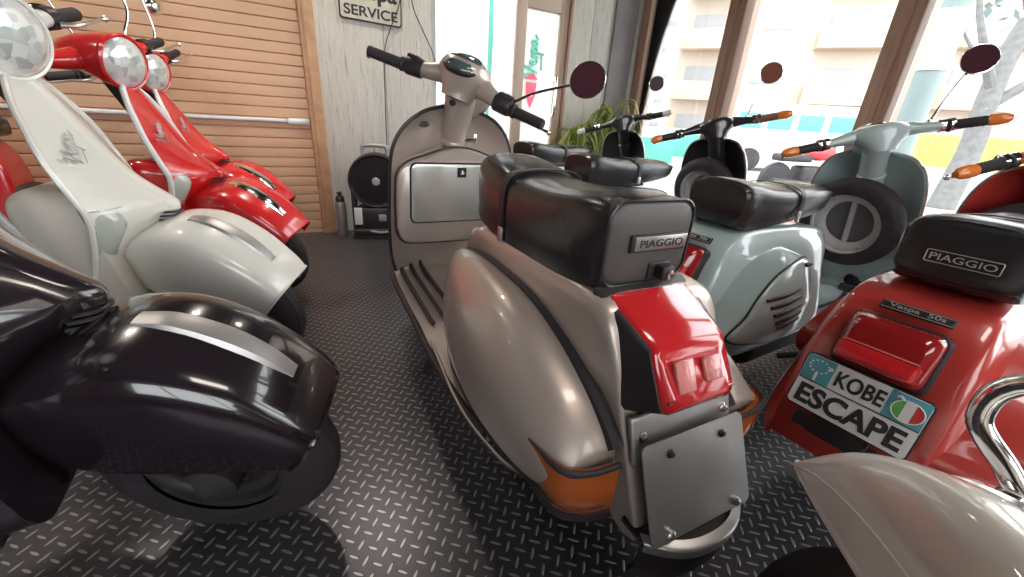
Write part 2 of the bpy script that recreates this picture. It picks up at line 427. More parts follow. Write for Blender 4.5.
def dual_seat(parent, xs, mat, strap_x, taper=1.):
    """xs: (x, z_bottom, z_top, half width) from front to rear"""
    mb = MB(); rings = []
    for x, zb, zt, w in xs:
        h = zt-zb
        half = [(x, 0, zt), (x, w*.45, zt-.002), (x, w*.80, zt-.012), (x, w*.97, zt-h*.22), (x, w*1.0, zt-h*.5), (x, w*(.97-.08*(1-taper)*5), zb+h*.14), (x, w*(.90-.10*(1-taper)*5), zb), (x, 0, zb)]
        ring = half[:-1]+[half[-1]]+[(a, -b, c) for a, b, c in half[1:-1][::-1]]
        rings.append(cr1(ring, 3, True))
    mb.loft(rings, n=5); st = mb.build('seat', mat, parent, 60)
    # strap across the middle
    def at(x):
        for (xa, ba, ta, wa), (xb, bb, tb, wb) in zip(xs, xs[1:]):
            if xa >= x >= xb:
                t = (xa-x)/(xa-xb); return ba+(bb-ba)*t, ta+(tb-ta)*t, wa+(wb-wa)*t
    zb, zt, w = at(strap_x); h = zt-zb; e = .003
    half = [(0, zt+e), (w*.45, zt+e-.002), (w*.82+e, zt-.010+e), (w*.98+e, zt-h*.22), (w+e, zt-h*.5), (w*.98+e, zb+h*.14)]
    line = [(-y, z) for y, z in half[::-1]]+half[1:]
    mb = MB(); mb.sheet([[(strap_x+dx, y, z) for y, z in line] for dx in (-.011, .011)], .003, m=3)
    sp = mb.build('seat_strap', M['plastic'], st)
    for sd in (-1, 1):
        mb = MB(); mb.box((strap_x, sd*(w*.98+.006), zb+.02), (.022, .006, .035), .002); mb.build('strap_buckle', M['satin'], st)
    return st

def interp(tab, z):
    tab = sorted(tab)
    if z <= tab[0][0]: return tab[0][1]
    for (a, p), (b, q) in zip(tab, tab[1:]):
        if a <= z <= b: return p+(q-p)*(z-a)/(b-a)
    return tab[-1][1]
def legshield(parent, tab, xt, sweep, mat, trim, th=.008, pw=2.2, name='legshield', trim_r=.0075):
    """tab: (z, half width); xt: (z, x of centre line); edges sweep rearward"""
    tab = sorted(tab); zs = [p[0] for p in cr1(tab, 4)]; hw = [p[1] for p in cr1(tab, 4)]
    rows = []
    for z, w in zip(zs, hw):
        x = interp(xt, z); sw_ = interp(sweep, z) if isinstance(sweep, list) else sweep*min(1, w/.15); rows.append([(x-sw_*abs(t)**pw, w*t, z) for t in [k/8-1 for k in range(17)]])
    mb = MB(); mb.sheet(rows, th); o = mb.build(name, mat, parent)
    if trim:
        edge = [r[0] for r in rows]+[r[-1] for r in rows[::-1]]
        mb = MB(); mb.tube(edge, trim_r, 8); mb.build('edge_trim', trim, o)
    return o, rows

# ---- large classic scooter (centre of the picture)
def big_scooter(loc, yaw, steer, label, paintm='silver', crest=False, crash_bar=None, badge=True, mirror=True):
    g = thing('scooter', loc, yaw, label, 'scooter')
    P = M[paintm]
    A = (1.2, 0, .215); rk = math.atan(.40/.815); S = Matrix.Translation((0, -.018, 0)) @ steer_m(A, rk, steer)
    ax = lambda z: 1.2-(z-.215)*.40/.815
    # rear frame
    st = [(.50, .30, .10, .48, .27, .11), (.44, .42, .115, .40, .28, .12), (.38, .56, .12, .30, .29, .125), (.29, .625, .125, .22, .30, .13), (.12, .635, .135, .10, .30, .135),
          (-.10, .64, .138, -.08, .30, .135), (-.215, .645, .138, -.16, .30, .135), (-.285, .628, .135, -.22, .30, .135), (-.325, .56, .126, -.26, .29, .124), (-.355, .47, .121, -.30, .28, .118), (-.395, .37, .117, -.34, .27, .113), (-.425, .29, .113, -.37, .245, .109), (-.43, .255, .111, -.40, .235, .107)]
    prof = [(0, 0), (.55, 0), (.86, .01), (.97, .05), (1., .13), ('b', .3, .35), ('b', .7, .7), ('b', 1., 1.)]
    rings = []
    for Qx, Qz, w, Bx, Bz, W in st:
        half = [((Qx+(Bx-Qx)*p[2], w+(W-w)*p[1], Qz+(Bz-Qz)*p[2]) if p[0] == 'b' else (Qx+(Bx-Qx)*p[1], w*p[0], Qz+(Bz-Qz)*p[1])) for p in prof]
        rings.append(cr1([(x, -y, z) for x, y, z in half[::-1]]+half[1:], 4))
    mb = MB(); mb.loft(smooth_rings(rings, 5), closed=False); body = mb.build('rear_frame', P, g)
    mb = MB(); mb.box((.0, 0, .40), (.62, .22, .2), .03); mb.box((-.22, 0, .37), (.22, .268, .20), .02); mb.build('inner_wheelarch', M['under'], g)  # dark filler added so the gaps between frame and cowls look black
    # side cowls
    def cowl(sd):
        rows = []
        #       x    yin  yout  ztop  zbot  zc
        tab = [(.40, .142, .155, .47, .40), (.365, .139, .185, .525, .34), (.29, .138, .222, .562, .30), (.18, .138, .256, .578, .285), (.05, .138, .277, .580, .285), (-.08, .138, .288, .570, .29),
               (-.20, .138, .284, .535, .30), (-.29, .138, .272, .49, .315), (-.345, .138, .258, .45, .34), (-.372, .138, .243, .422, .372)]
        for x, yi, yo, zt, zb in tab:
            h = zt-zb; d = yo-yi
            ring = [(yi, zb+.25*h), (yi, zt-.12*h), (yi+.10*d, zt-.02*h), (yi+.36*d, zt), (yi+.62*d, zt-.07*h), (yi+.84*d, zt-.25*h), (yi+.97*d, zt-.48*h), (yo-.03*d, zt-.72*h), (yo-.14*d, zb+.07*h), (yi+.60*d, zb), (yi+.25*d, zb+.04*h)]
            rows.append([(x, sd*y, z) for y, z in cr1(ring, 4, True)])
        mb = MB(); mb.loft(rows, n=5); c = mb.build('side_cowl', P, g, 50)
        # rubber bead on the seam against the frame
        mb = MB(); mb.tube([(x, sd*(yi+.001), zt-.05*(zt-zb)) for x, yi, yo, zt, zb in tab[1:]], .016, 8, 4); mb.build('seam_bead', M['rubber'], c)
        mb = MB(); mb.tube([(x, sd*(yo-.2*(yo-yi)), zb+.005) for x, yi, yo, zt, zb in tab[1:-1]], .008, 8, 4); mb.build('lower_trim', M['rubber'], c)
        # wrap-round amber indicator under the tail of the cowl
        top = [(-.300, .262, .418), (-.372, .245, .412), (-.390, .20, .404), (-.392, .142, .400)]
        bot = [(-.275, .245, .318), (-.345, .228, .300), (-.376, .19, .296), (-.388, .142, .296)]
        inn = lambda p, k: (p[0]+.05, sd*(p[1]-.05 if p[1] > .2 else p[1]), p[2]+k)
        mid = [((a[0]+b[0])/2-.010, (a[1]+b[1])/2+.008, (a[2]+b[2])/2) for a, b in zip(top, bot)]
        rows = [cr1([(x, sd*y, z) for x, y, z in r], 6) for r in (top, mid, bot)]
        mb = MB(); mb.sheet(rows, -.014 if sd > 0 else .014, n=5); i_ = mb.build('indicator', M['amber'], g)
        mb = MB(); mb.tube([(x-.002, sd*(y+.001), z+.006) for x, y, z in top], [.0015, .0055, .0055, .0055], 8, 5); mb.build('indicator_surround', M['rubber'], i_)
        mb = MB(); mb.tube([(x+.003, sd*(y-.002), z-.004) for x, y, z in bot], [.006, .011, .012, .011], 8, 5); mb.build('indicator_base', M['rubber'], i_)
        mb = MB(); mb.tube([(.30, sd*.255, .275), (.0, sd*.275, .272), (-.20, sd*.262, .288), (-.275, sd*.246, .312)], .0045, 8, 5); mb.build('cowl_bar', M['satin'], g)
    cowl(1); cowl(-1)
    # belly under the cowls: swing arm, engine
    mb = MB(); mb.box((.0, -.16, .27), (.42, .12, .16), .04); mb.box((.22, 0, .25), (.34, .26, .10), .03); mb.box((-.05, .2, .30), (.42, .1, .07), .025); mb.tube([(-.05, -.18, .2), (-.22, -.18, .19), (-.30, -.18, .2)], [.03, .042, .036], 14, 4); mb.build('engine', M['under'], g)
    wheel(g, (0, 0, .215), .215, .095, M['rimgrey'])
    # tail light: black housing with a hooded red lens
    def lring(pts, r=.012):
        out = []
        k = len(pts)
        for i in range(k):
            p, a, b = V(pts[i]), V(pts[i-1]), V(pts[(i+1) % k])
            out += [p+(a-p).normalized()*r, p+((a-p).normalized()+(b-p).normalized())*r*.3, p+(b-p).normalized()*r]
        return out
    def tl(w, d, e=0.):   # outline of the lamp at depth d from the body (0) to the face (1); e grows it
        tp = V((-.245, .012, .645+e)).lerp(V((-.366, .012, .590+e)), d); bt = V((-.350, .008, .470-e)).lerp(V((-.410, .008, .500-e)), d)
        return [(tp.x, w+tp.y, tp.z), (tp.x, -w+tp.y, tp.z), (bt.x, -w+bt.y, bt.z), (bt.x, w+bt.y, bt.z)]
    mb = MB(); mb.loft([lring(tl(.110, -.1)), lring(tl(.108, .15)), lring(tl(.096, .60)), lring(tl(.086, .93))]); th = mb.build('tail_light', M['plastic'], g)
    mb = MB(); mb.loft([lring(tl(.094, .12, .004)), lring(tl(.087, .60, .005)), lring(tl(.082, .95, .004), .014), lring(tl(.076, 1.04, -.004), .014), lring(tl(.060, 1.06, -.014), .012)]); ln = mb.build('lens', M['redlens'], th)
    F = frame((-.394, .01, .545), (0, -1, 0), (.042, 0, .088))
    mb = MB(); mb.m = F; mb.box((-.032, .004, .001), (.040, .052, .008), .003); mb.box((.030, .006, .001), (.040, .040, .008), .003); mb.build('reflector', M['reflector'], ln)
    mb = MB(); mb.m = F; mb.box((0, -.030, .001), (.150, .004, .006), .001); mb.build('lens_rib', M['redlens2'], ln)
    # metal tail panel, blank number plate, bumper lip and flap
    mb = MB(); F = frame((-.382, 0, .432), (0, -1, 0), (.33, 0, 1)); mb.m = F; mb.box((0, 0, .0), (.238, .085, .012), .005); tp = mb.build('tail_panel', M['steel'], g)
    for sd in (-1, 1):
        mb = MB(); mb.m = F; mb.lathe([(.009, 0), (.009, .003), (.0055, .004), (.005, .008), (0, .009)], (sd*.098, .008, .006), (0, 0, 1), 10); mb.build('bolt', M['chrome'], tp)
    F = frame((-.440, 0, .362), (0, -1, 0), (.42, 0, 1))
    mb = MB(); mb.m = F; mb.loft([rrect((0, .004, -.002), (1, 0, 0), (0, 1, 0), .120, .083, .012), rrect((0, .004, .001), (1, 0, 0), (0, 1, 0), .120, .083, .012)]); pl = mb.build('number_plate_blank', M['steel'], g)
    for sd in (-1, 1):
        mb = MB(); mb.m = F; mb.lathe([(.0075, .001), (.0075, .003), (.0045, .004), (.0045, .008), (0, .009)], (sd*.062, .062, 0), (0, 0, 1), 6); mb.build('plate_bolt', M['under'], pl)
        mb = MB(); mb.m = F; mb.lathe([(.0085, .001), (.0085, .007), (.005, .010), (0, .011)], (sd*.080, -.066, 0), (0, 0, 1), 10); mb.build('bumper_bolt', M['satin'], pl)
    lip0 = [(-.455-.048*(1-abs(t)**2.4), .118*t, .278) for t in [k/8-1 for k in range(17)]]
    mb = MB(); mb.sheet([[(p[0]+.016, p[1]*.97, .289) for p in lip0], [(p[0]+.003, p[1], .284) for p in lip0], [(p[0], p[1], .278) for p in lip0], [(p[0]+.002, p[1]*.99, .262) for p in lip0]], .004, n=3); mb.build('bumper_lip', M['steel'], g)
    mb = MB(); mb.sheet([[(-.40, p[1]*1.0, .283) for p in lip0], [(p[0]+.016, p[1]*.99, .276) for p in lip0], [(p[0]+.008, p[1]*.99, .255) for p in lip0], [(p[0]+.012, p[1]*.98, .21) for p in lip0], [(p[0]+.03, p[1]*.90, .165) for p in lip0]], .010, n=3); mb.build('mud_flap', M['rubber'], g)
    # floorboard with rubber strips
    rows = []
    for x, w, z in ((1.04, .215, .30), (.98, .235, .262), (.85, .25, .258), (.65, .257, .258), (.45, .262, .26), (.28, .27, .262), (.05, .268, .265), (-.12, .255, .275)):
        rows.append([(x, w*t, z+(.035*max(0, 1-(t/.34)**2) if x < .95 else 0)) for t in [k/10-1 for k in range(21)]])
    mb = MB(); mb.sheet(rows, .02, n=4); fb = mb.build('floorboard', P, g)
    for sd in (-1, 1):
        for k, y in enumerate((.115, .162, .208)):
            mb = MB(); mb.tube([(1.0, sd*y*.93, .285), (.96, sd*y*.96, .272), (.80, sd*y, .269), (.42, sd*y*1.03, .270)], [.006, .0095, .0095, .007], 8, 5); mb.build('rubber_strip', M['rubber'], fb)
        mb = MB(); mb.tube([(1.04, sd*.217, .30), (.98, sd*.237, .262), (.85, sd*.252, .258), (.65, sd*.259, .258), (.45, sd*.264, .26), (.28, sd*.272, .262), (.05, sd*.27, .265), (-.12, sd*.257, .275)], .0105, 10, 4); mb.build('edge_rubber', M['rubber'], fb)
    mb = MB(); mb.box((.43, .055, .47), (.05, .05, .22), .02); mb.tube([(.60, -.1, .27), (.66, -.1, .31), (.68, -.1, .33)], .01, 8); mb.build('brake_pedal', M['whitep'], g)
    # centre stand
    for sd in (-1, 1):
        mb = MB(); mb.tube([(.42, sd*.12, .24), (.50, sd*.17, .10), (.53, sd*.20, .02)], .013, 10, 4); mb.lathe([(.02, -.0), (.024, .02), (.018, .06)], (.54, sd*.205, .0), (-.15, -sd*.25, 1), 10); mb.build('stand_leg', M['rubber'], g)
    # leg shield, glove box
    xt = [(.27, 1.03), (.35, 1.0), (.5, .97), (.75, .93), (.94, .90)]
    ls, rows = legshield(g, [(.27, .225), (.35, .246), (.47, .252), (.60, .251), (.72, .246), (.79, .234), (.845, .205), (.885, .165), (.915, .11), (.934, .035)], xt, .085, P, M['plastic'])
    go = cr1([(0, .792), (.06, .785), (.13, .762), (.195, .738), (.231, .700), (.239, .64), (.240, .54), (.236, .475), (.215, .435), (.16, .424), (.0, .422), (-.16, .424), (-.215, .435), (-.236, .475), (-.240, .54), (-.239, .64), (-.231, .700), (-.195, .738), (-.13, .762), (-.06, .785)], 3, True)
    def gl_out(x_off, k, tilt=.10): return [(.79+(.62-(.61+(z-.61)*k))*tilt+x_off, y*k, .61+(z-.61)*k) for y, z in go]
    mb = MB(); mb.loft([gl_out(.10, 1.0), gl_out(.02, 1.0), gl_out(.006, .985), gl_out(0, .95)]); gb = mb.build('glove_box', P, ls)
    mb = MB(); mb.tube(gl_out(.022, 1.005), .005, 8, closed=True); mb.build('glove_box_trim', M['plastic'], gb)
    F = frame((.7895, 0, .625), (0, -1, 0), (-.10, 0, 1))
    mb = MB(); mb.m = F; mb.loft([rrect((0, 0, -.004), (1, 0, 0), (0, 1, 0), .192, .116, .026), rrect((0, 0, .003), (1, 0, 0), (0, 1, 0), .192, .116, .026)]); mb.build('door_gap', M['plastic'], gb)
    mb = MB(); mb.m = F; mb.loft([rrect((0, 0, .0), (1, 0, 0), (0, 1, 0), .186, .110, .022), rrect((0, 0, .006), (1, 0, 0), (0, 1, 0), .186, .110, .022), rrect((0, 0, .009), (1, 0, 0), (0, 1, 0), .179, .103, .02)]); dr = mb.build('glove_box_door', M['door'], gb)
    mb = MB(); mb.m = F; mb.box((0.005, .082, .012), (.034, .036, .008), .002); lk = mb.build('lock', M['plastic'], dr)
    mb = MB(); mb.m = F; mb.lathe([(.008, .016), (.008, .020), (.004, .021), (0, .019)], (.005, .082, 0), (0, 0, 1), 12); mb.build('keyhole', M['chrome'], lk)
    mb = MB(); mb.loft([ell((interp(xt, .845)-.052, .115, .868), (.15, 1, 0), (0, .08, 1), .021, .011, 20), ell((interp(xt, .845)-.058, .115, .868), (.15, 1, 0), (0, .08, 1), .018, .009, 20)]); mb.build('badge', M['under'], ls)
    # horn cover on the front
    mb = MB(); mb.loft([[(interp(xt, z)+d, y, z) for d, y in cr1([(-.01, -w), (dd*.7, -w*.8), (dd, 0), (dd*.7, w*.8), (-.01, w)], 4)] for z, w, dd in ((.93, .05, .05), (.80, .06, .06), (.62, .065, .07), (.50, .055, .06), (.44, .03, .03))], closed=False, n=4); mb.build('horn_cover', P, ls)
    # column, headset, grips
    mb = MB(); mb.m = S
    mb.lathe([(.050, 0), (.050, .14), (.054, .145), (.054, .158), (.051, .162), (.054, .24), (.058, .33)], (ax(.68), 0, .68), (-.40, 0, .815), 32); col = mb.build('steering_column', P, g)
    mb = MB(); mb.tube([V((ax(.775)+cos(t)*.058, sin(t)*.058-.018, .775)) for t in [2*pi*k/24 for k in range(24)]], .008, 8, closed=True); mb.build('column_gaiter', M['rubber'], col)
    mb = MB(); mb.m = S
    hx = ax(1.03)
    hr = [(.955, .054, .054, 0), (.98, .060, .062, .004), (1.005, .078, .078, .012), (1.03, .094, .092, .02), (1.05, .098, .094, .022), (1.068, .090, .086, .02), (1.080, .078, .076, .016)]
    mb.loft([ell((hx+d-.01, 0, z), (1, 0, 0), (0, 1, 0), a, b, 28, .85) for z, a, b, d in hr], n=4)
    for sd in (-1, 1):
        mb.tube([(hx+.01, sd*.03, 1.025), (hx+.0, sd*.08, 1.02), (hx-.012, sd*.12, 1.008), (hx-.022, sd*.165, .998)], [.045, .042, .034, .028], 18, 6, flat=.85)
    mb.lathe([(.062, 0), (.085, .03), (.088, .06), (.082, .066)], (hx+.06, 0, 1.0), (1, 0, -.15), 28)
    hs = mb.build('headset', P, g, 60)
    mb = MB(); mb.m = S; mb.lathe([(.080, .060), (.070, .078), (.04, .088), (0, .092)], (hx+.06, 0, 1.0), (1, 0, -.15), 28); mb.build('headlight', M['hl'], hs)
    sn = V((-.47, 0, .88)); so = V((hx-.022, 0, 1.052))
    mb = MB(); mb.m = S; mb.lathe([(.070, .012), (.070, .020), (.067, .028), (.052, .040), (.027, .046), (0, .048)], so, sn, 32); sp = mb.build('speedometer', M['speedo'], hs)
    mb = MB(); mb.m = S; mb.lathe([(.05, .004), (.072, .006), (.076, .012), (.076, .018), (.071, .023), (.068, .022)], so, sn, 32); mb.build('speedometer_rim', M['plastic'], sp)
    mb = MB(); mb.m = S; mb.lathe([(.012, 0), (.012, .012), (.005, .013), (0, .010)], (ax(.94)-.056, .004, .94), (-1, 0, -.2), 14); mb.build('ignition_switch', M['plastic'], col)
    mb = MB(); mb.tube([(ax(.82)-.04, -.04, .82), (ax(.82)-.065, -.075, .82)], .007, 8); mb.box((ax(.82)-.068, -.08, .825), (.014, .014, .04), .004); mb.build('fuel_tap', M['chrome'], col)
    for sd in (-1, 1):
        mb = MB(); mb.m = S
        mb.lathe([(.030, 0), (.031, .055), (.027, .062)], (hx-.022, sd*.145, .999), (-.14, sd, -.05), 16); mb.box((hx-.026, sd*.178, 1.026), (.04, .055, .014), .004); sw = mb.build('switch_housing', M['plastic'], g)
        mb = MB(); mb.m = S
        for k in range(3): mb.box((hx-.046, sd*(.165+.012*k), 1.034), (.016, .007, .006), .002)
        mb.build('switch_button', M['satin'], sw)
        grip_set(g, S, sd, hx-.03, .992, .212, .338, .155, M['chrome'], drop=.006)
    if mirror: round_mirror(g, S, (hx-.02, -.195, 1.01), (hx-.055, -.42, 1.165), .058, (-.93, .12, .10), M['chrome'], M['mirrorg'], M['plastic'])
    # front mudguard and wheel
    ms = [(1.01, .43, .06, 1.04, .375, .10), (1.09, .50, .06, 1.11, .37, .114), (1.19, .53, .06, 1.2, .365, .120), (1.31, .52, .06, 1.30, .36, .122), (1.41, .468, .06, 1.385, .352, .120), (1.475, .395, .06, 1.45, .345, .112), (1.495, .355, .05, 1.475, .340, .100)]
    if crest: ms = [(Qx, Qz+.052*min(1, (1.60-Qx)/.2), w, Bx, .425, W*.80) for Qx, Qz, w, Bx, Bz, W in ms]
    sh = shell(ms, FEND); mb = MB(); mb.m = S; mb.loft(sh, closed=False); mg = mb.build('front_mudguard', P, g, 60)
    mb = MB(); mb.m = S; mb.tube([r[0] for r in sh]+[r[-1] for r in sh[::-1]], .0045, 6); mb.build('rolled_edge', P, mg)
    for k in (3, -4):
        mb = MB(); mb.m = S; mb.tube([r[k] for r in sh[2:-2]], .0022, 6); mb.build('pressed_bead', P, mg)
    if crest:
        mb = MB(); mb.m = S; cq = cr1([(1.10, .560), (1.18, .581), (1.26, .580), (1.33, .560), (1.38, .533)], 5)
        mb.loft([[(x-.0, -.013, z-.004), (x, -.008, z+.009), (x, 0, z+.013), (x, .008, z+.009), (x, .013, z-.004)] for x, z in cq]); mb.build('mudguard_crest', M['chrome'], mg)
    if crash_bar:
        mb = MB(); mb.tube(crash_bar[0], .0125, 14, 6)
        for q in crash_bar[1:]: mb.tube(q, .0115, 14, 4)
        mb.build('crash_bar', M['chrome'], g)
    wheel(g, (1.24, 0, .215), .215, .095, M['rimgrey'], S)
    mb = MB(); mb.m = S; mb.tube([(1.16, .07, .42), (1.17, .085, .3), (1.24, .085, .215)], .022, 10, 4); mb.build('fork_link', M['under'], g)
    # seat
    xs = [(.365, .715, .775, .05), (.355, .680, .80, .075), (.31, .645, .819, .094), (.21, .628, .810, .104), (.10, .624, .788, .108), (-.03, .626, .788, .110), (-.15, .632, .800, .110), (-.215, .640, .801, .106), (-.238, .652, .795, .098)]
    s_ = dual_seat(g, xs, M['seat'], .13); s_.location = (0, .016, 0)
    F = frame((-.2405, 0, .721), (0, -1, 0), (-.02, 0, 1))
    mb = MB(); mb.m = F; mb.loft([rrect((0, 0, -.03), (1, 0, 0), (0, 1, 0), .096, .076, .034), rrect((0, 0, -.002), (1, 0, 0), (0, 1, 0), .095, .074, .034), rrect((0, 0, .004), (1, 0, 0), (0, 1, 0), .086, .064, .03), rrect((0, 0, .006), (1, 0, 0), (0, 1, 0), .06, .03, .02)]); sb = mb.build('seat_back', M['seatback'], s_, 70)
    mb = MB(); mb.m = F; mb.tube(rrect((0, 0, .0), (1, 0, 0), (0, 1, 0), .096, .075, .034), .0028, 6, closed=True); mb.build('piping', M['seat'], sb)
    if badge:
        mb = MB(); mb.m = F; mb.box((.014, .004, .008), (.130, .031, .008), .002); bd = mb.build('name_plate', M['plastic'], sb); bd['label'] = 'silver faced name plate'
        mb = MB(); mb.m = F; mb.box((.017, .004, .0115), (.120, .025, .003), .001); mb.build('name_plate_face', M['satin'], sb)
        text('name_lettering', 'PIAGGIO', M['lettering'], sb, F @ Matrix.Translation((.017, .004, .0125)), w=.100, h=.0135, depth=.001, bold=.02)
    mb = MB(); mb.m = F; mb.box((.030, -.052, .006), (.052, .036, .006), .004); mb.build('lock_plate', M['plastic'], sb)
    mb = MB(); mb.m = F; mb.box((.032, -.050, .018), (.028, .026, .024), .004); mb.build('lock_housing', M['plastic'], sb)
    mb = MB(); mb.m = F; mb.lathe([(.010, .030), (.010, .034), (.004, .035), (0, .033)], (.033, -.052, 0), (0, 0, 1), 14); mb.build('lock', M['chrome'], sb)
    return g

# ---- small-frame scooters (row on the right)
def small_scooter(loc, yaw, steer, paintm, label, bar_end='amberbar', plate=False, seat_badge=False, spare=True, mirror='mirrorg', shield_mat=None, group=None, gripm=None):
    g = thing('scooter', loc, yaw, label, 'scooter', group)
    P = paintm
    A = (1.09, 0, .205); tk = .34/.756; rk = math.atan(tk); S = steer_m(A, rk, steer); ax = lambda z: 1.09-(z-.205)*tk
    st = [(.44, .28, .10, .42, .27, .12), (.41, .40, .10, .38, .28, .15), (.38, .52, .10, .30, .28, .178), (.33, .605, .100, .22, .28, .198), (.16, .632, .106, .10, .28, .204), (-.01, .640, .110, -.02, .28, .206),
          (-.15, .640, .113, -.13, .275, .202), (-.245, .622, .116, -.21, .27, .195), (-.308, .565, .120, -.27, .265, .183), (-.345, .48, .123, -.32, .26, .168), (-.372, .38, .124, -.36, .255, .150), (-.385, .30, .122, -.38, .25, .134), (-.385, .262, .118, -.384, .246, .126)]
    mb = MB(); mb.loft(shell(st, BODY), closed=False); body = mb.build('body_shell', P, g, 50)
    mb = MB(); mb.box((.02, 0, .36), (.60, .30, .20), .05); mb.box((.05, -.12, .25), (.4, .14, .12), .04); mb.tube([(-.1, -.13, .2), (-.3, -.13, .19), (-.36, -.13, .2)], [.025, .04, .03], 12, 4); mb.build('engine', M['under'], g)
    wheel(g, (0, 0, .205), .205, .085, M['rimgrey'])
    # engine hatch with louvres on the right-hand flank
    oc = [(-.345, .365), (-.315, .42), (-.26, .49), (-.18, .545), (-.06, .572), (.02, .558), (.06, .50), (.075, .42), (.05, .365), (-.08, .345), (-.25, .345)]
    oc = cr1(oc, 4, True); cx, cz = -.14, .46
    def hr(k, y): return [(cx+(x-cx)*k, y+.9*(abs((x-cx)*k)**2)+max(0, cz+(z-cz)*k-.44)*.30, cz+(z-cz)*k) for x, z in oc]
    mb = MB(); mb.loft([hr(1.12, -.165), hr(1.06, -.220), hr(1.02, -.246)]); bl = mb.build('engine_bulge', P, g, 60)
    mb = MB(); mb.loft([hr(1.01, -.240), hr(1.0, -.256), hr(.985, -.260), hr(.92, -.263), hr(.6, -.266), hr(.25, -.267)]); ht = mb.build('engine_hatch', P, g, 50)
    mb = MB(); mb.tube([V(p)-V((0, .0005, 0)) for p in hr(1.012, -.2515)], .0032, 6, closed=True); mb.build('hatch_gap', M['under'], ht)
    for k in range(5):
        x0, z0 = -.175+.004*k, .490-.0225*k
        hy = lambda x, z: -.2675+.9*(x-cx)**2+max(0, z-.44)*.30
        mb = MB(); mb.tube([(x, hy(x, z), z) for x, z in ((x0-.075+.010*k, z0-.006), (x0, z0), (x0+.08, z0+.006))], [.0045, .0065, .0045], 8, 5); mb.build('louvre', M['under'], ht)
    mb = MB(); mb.box((-.03, -.222, .556), (.034, .014, .010), .003); mb.build('hatch_latch', M['under'], ht)
    # left-hand tool door
    mb = MB(); mb.loft([[(-.02+.13*a, .205+o+.0-max(0, z-.42)*.38, .43+.10*b) for a, b, z in [(cos(t), sin(t), .43+.10*sin(t)) for t in [2*pi*j/28 for j in range(28)]]] for o in (-.03, .014)]); mb.build('tool_door', P, g)
    # tail light
    F = frame((-.338, 0, .533), (0, -1, 0), (.46, 0, 1))
    mb = MB(); mb.m = F; mb.loft([rrect((0, 0, z), (1, 0, 0), (0, 1, 0), a, b, .02) for z, a, b in ((-.03, .078, .062), (.004, .078, .062), (.010, .074, .058))]); tl = mb.build('tail_light', M['plastic'], g)
    mb = MB(); mb.m = F; mb.loft([rrect((0, q, z), (1, 0, 0), (0, 1, 0), a, b, .017) for z, a, b, q in ((.006, .072, .056, 0), (.022, .071, .055, 0), (.042, .062, .044, -.004), (.050, .056, .036, -.008))]); ln = mb.build('lens', M['redlens2'], tl)
    mb = MB(); mb.m = F; mb.loft([rrect((0, -.030, z), (1, 0, 0), (0, 1, 0), a, b, .006) for z, a, b in ((.03, .064, .018), (.056, .062, .016), (.059, .056, .012))]); mb.build('lower_lens', M['redlens'], tl)
    mb = MB(); mb.m = F; mb.box((-.0, -.010, .051), (.118, .003, .004), .001); mb.build('lens_rib', M['reflector'], tl)
    # model badge
    F = frame((-.302, -.004, .618), (0, -1, 0), (.62, 0, 1))
    F = frame((-.289, -.002, .606), (0, -1, 0), (.72, 0, 1))
    mb = MB(); mb.m = F; mb.box((.004, 0, .003), (.112, .020, .006), .002); bd = mb.build('model_badge', M['plastic'], g)
    mb = MB(); mb.m = F; mb.tube([(-.049, -.007, .0063), (.057, -.007, .0063), (.057, .007, .0063), (-.049, .007, .0063)], .0009, 4, closed=True); mb.build('badge_border', M['silverletter'], bd)
    text('badge_lettering', 'Vespa  50s', M['silverletter'], bd, F @ Matrix.Translation((.004, 0, .0062)), w=.085, h=.0115, depth=.0008, bold=.01)
    # plate
    if plate:
        F = frame((-.405, .0, .432), (0, -1, 0), (.30, 0, 1))
        mb = MB(); mb.m = F; mb.box((0, -.042, -.012), (.10, .12, .008), .003); mb.box((-.005, -.085, -.014), (.15, .03, .006), .003); mb.build('plate_bracket', M['plastic'], g)
        mb = MB(); mb.m = F; mb.loft([rrect((0, 0, z), (1, 0, 0), (0, 1, 0), .104, .060, .011) for z in (-.004, .001)]); pl = mb.build('licence_plate', M['plastic'], g); pl['label'] = 'black rimmed plate reading KOBE ESCAPE'
        mb = MB(); mb.m = F; mb.loft([rrect((0, 0, z), (1, 0, 0), (0, 1, 0), .101, .057, .009) for z in (0, .0022)]); mb.build('plate_face', M['whitep'], pl)
        for xx, ww in ((-.074, .052), (.071, .058)):
            mb = MB(); mb.m = F; mb.box((xx, .029, .0024), (ww, .054, .0012), .0004); mb.build('teal_field', M['teal'], pl)
        mb = MB(); mb.m = F; mb.box((0, .0015, .0026), (.20, .0022, .0012), .0004); mb.build('dividing_line', M['lettering'], pl)
        text('plate_lettering', 'KOBE', M['lettering'], pl, F @ Matrix.Translation((-.001, .029, .0024)), w=.080, h=.033, depth=.0008, bold=.025)
        text('plate_lettering', 'ESCAPE', M['lettering'], pl, F @ Matrix.Translation((0, -.028, .0024)), w=.180, h=.043, depth=.0008, bold=.036)
        mb = MB(); mb.m = F
        for k in range(12):
            t = 2*pi*k/12; mb.lathe([(.0022, 0), (.0022, .001)], (-.074+.017*cos(t), .036+.013*sin(t), .0029), (0, 0, 1), 5)
        mb.lathe([(.004, 0), (.004, .001)], (-.054, .040, .0029), (0, 0, 1), 8); mb.build('ring_of_stars', M['whitep'], pl)
        text('country_letter', 'I', M['whitep'], pl, F @ Matrix.Translation((-.074, .014, .0029)), w=.005, h=.018, depth=.0006, bold=.02)
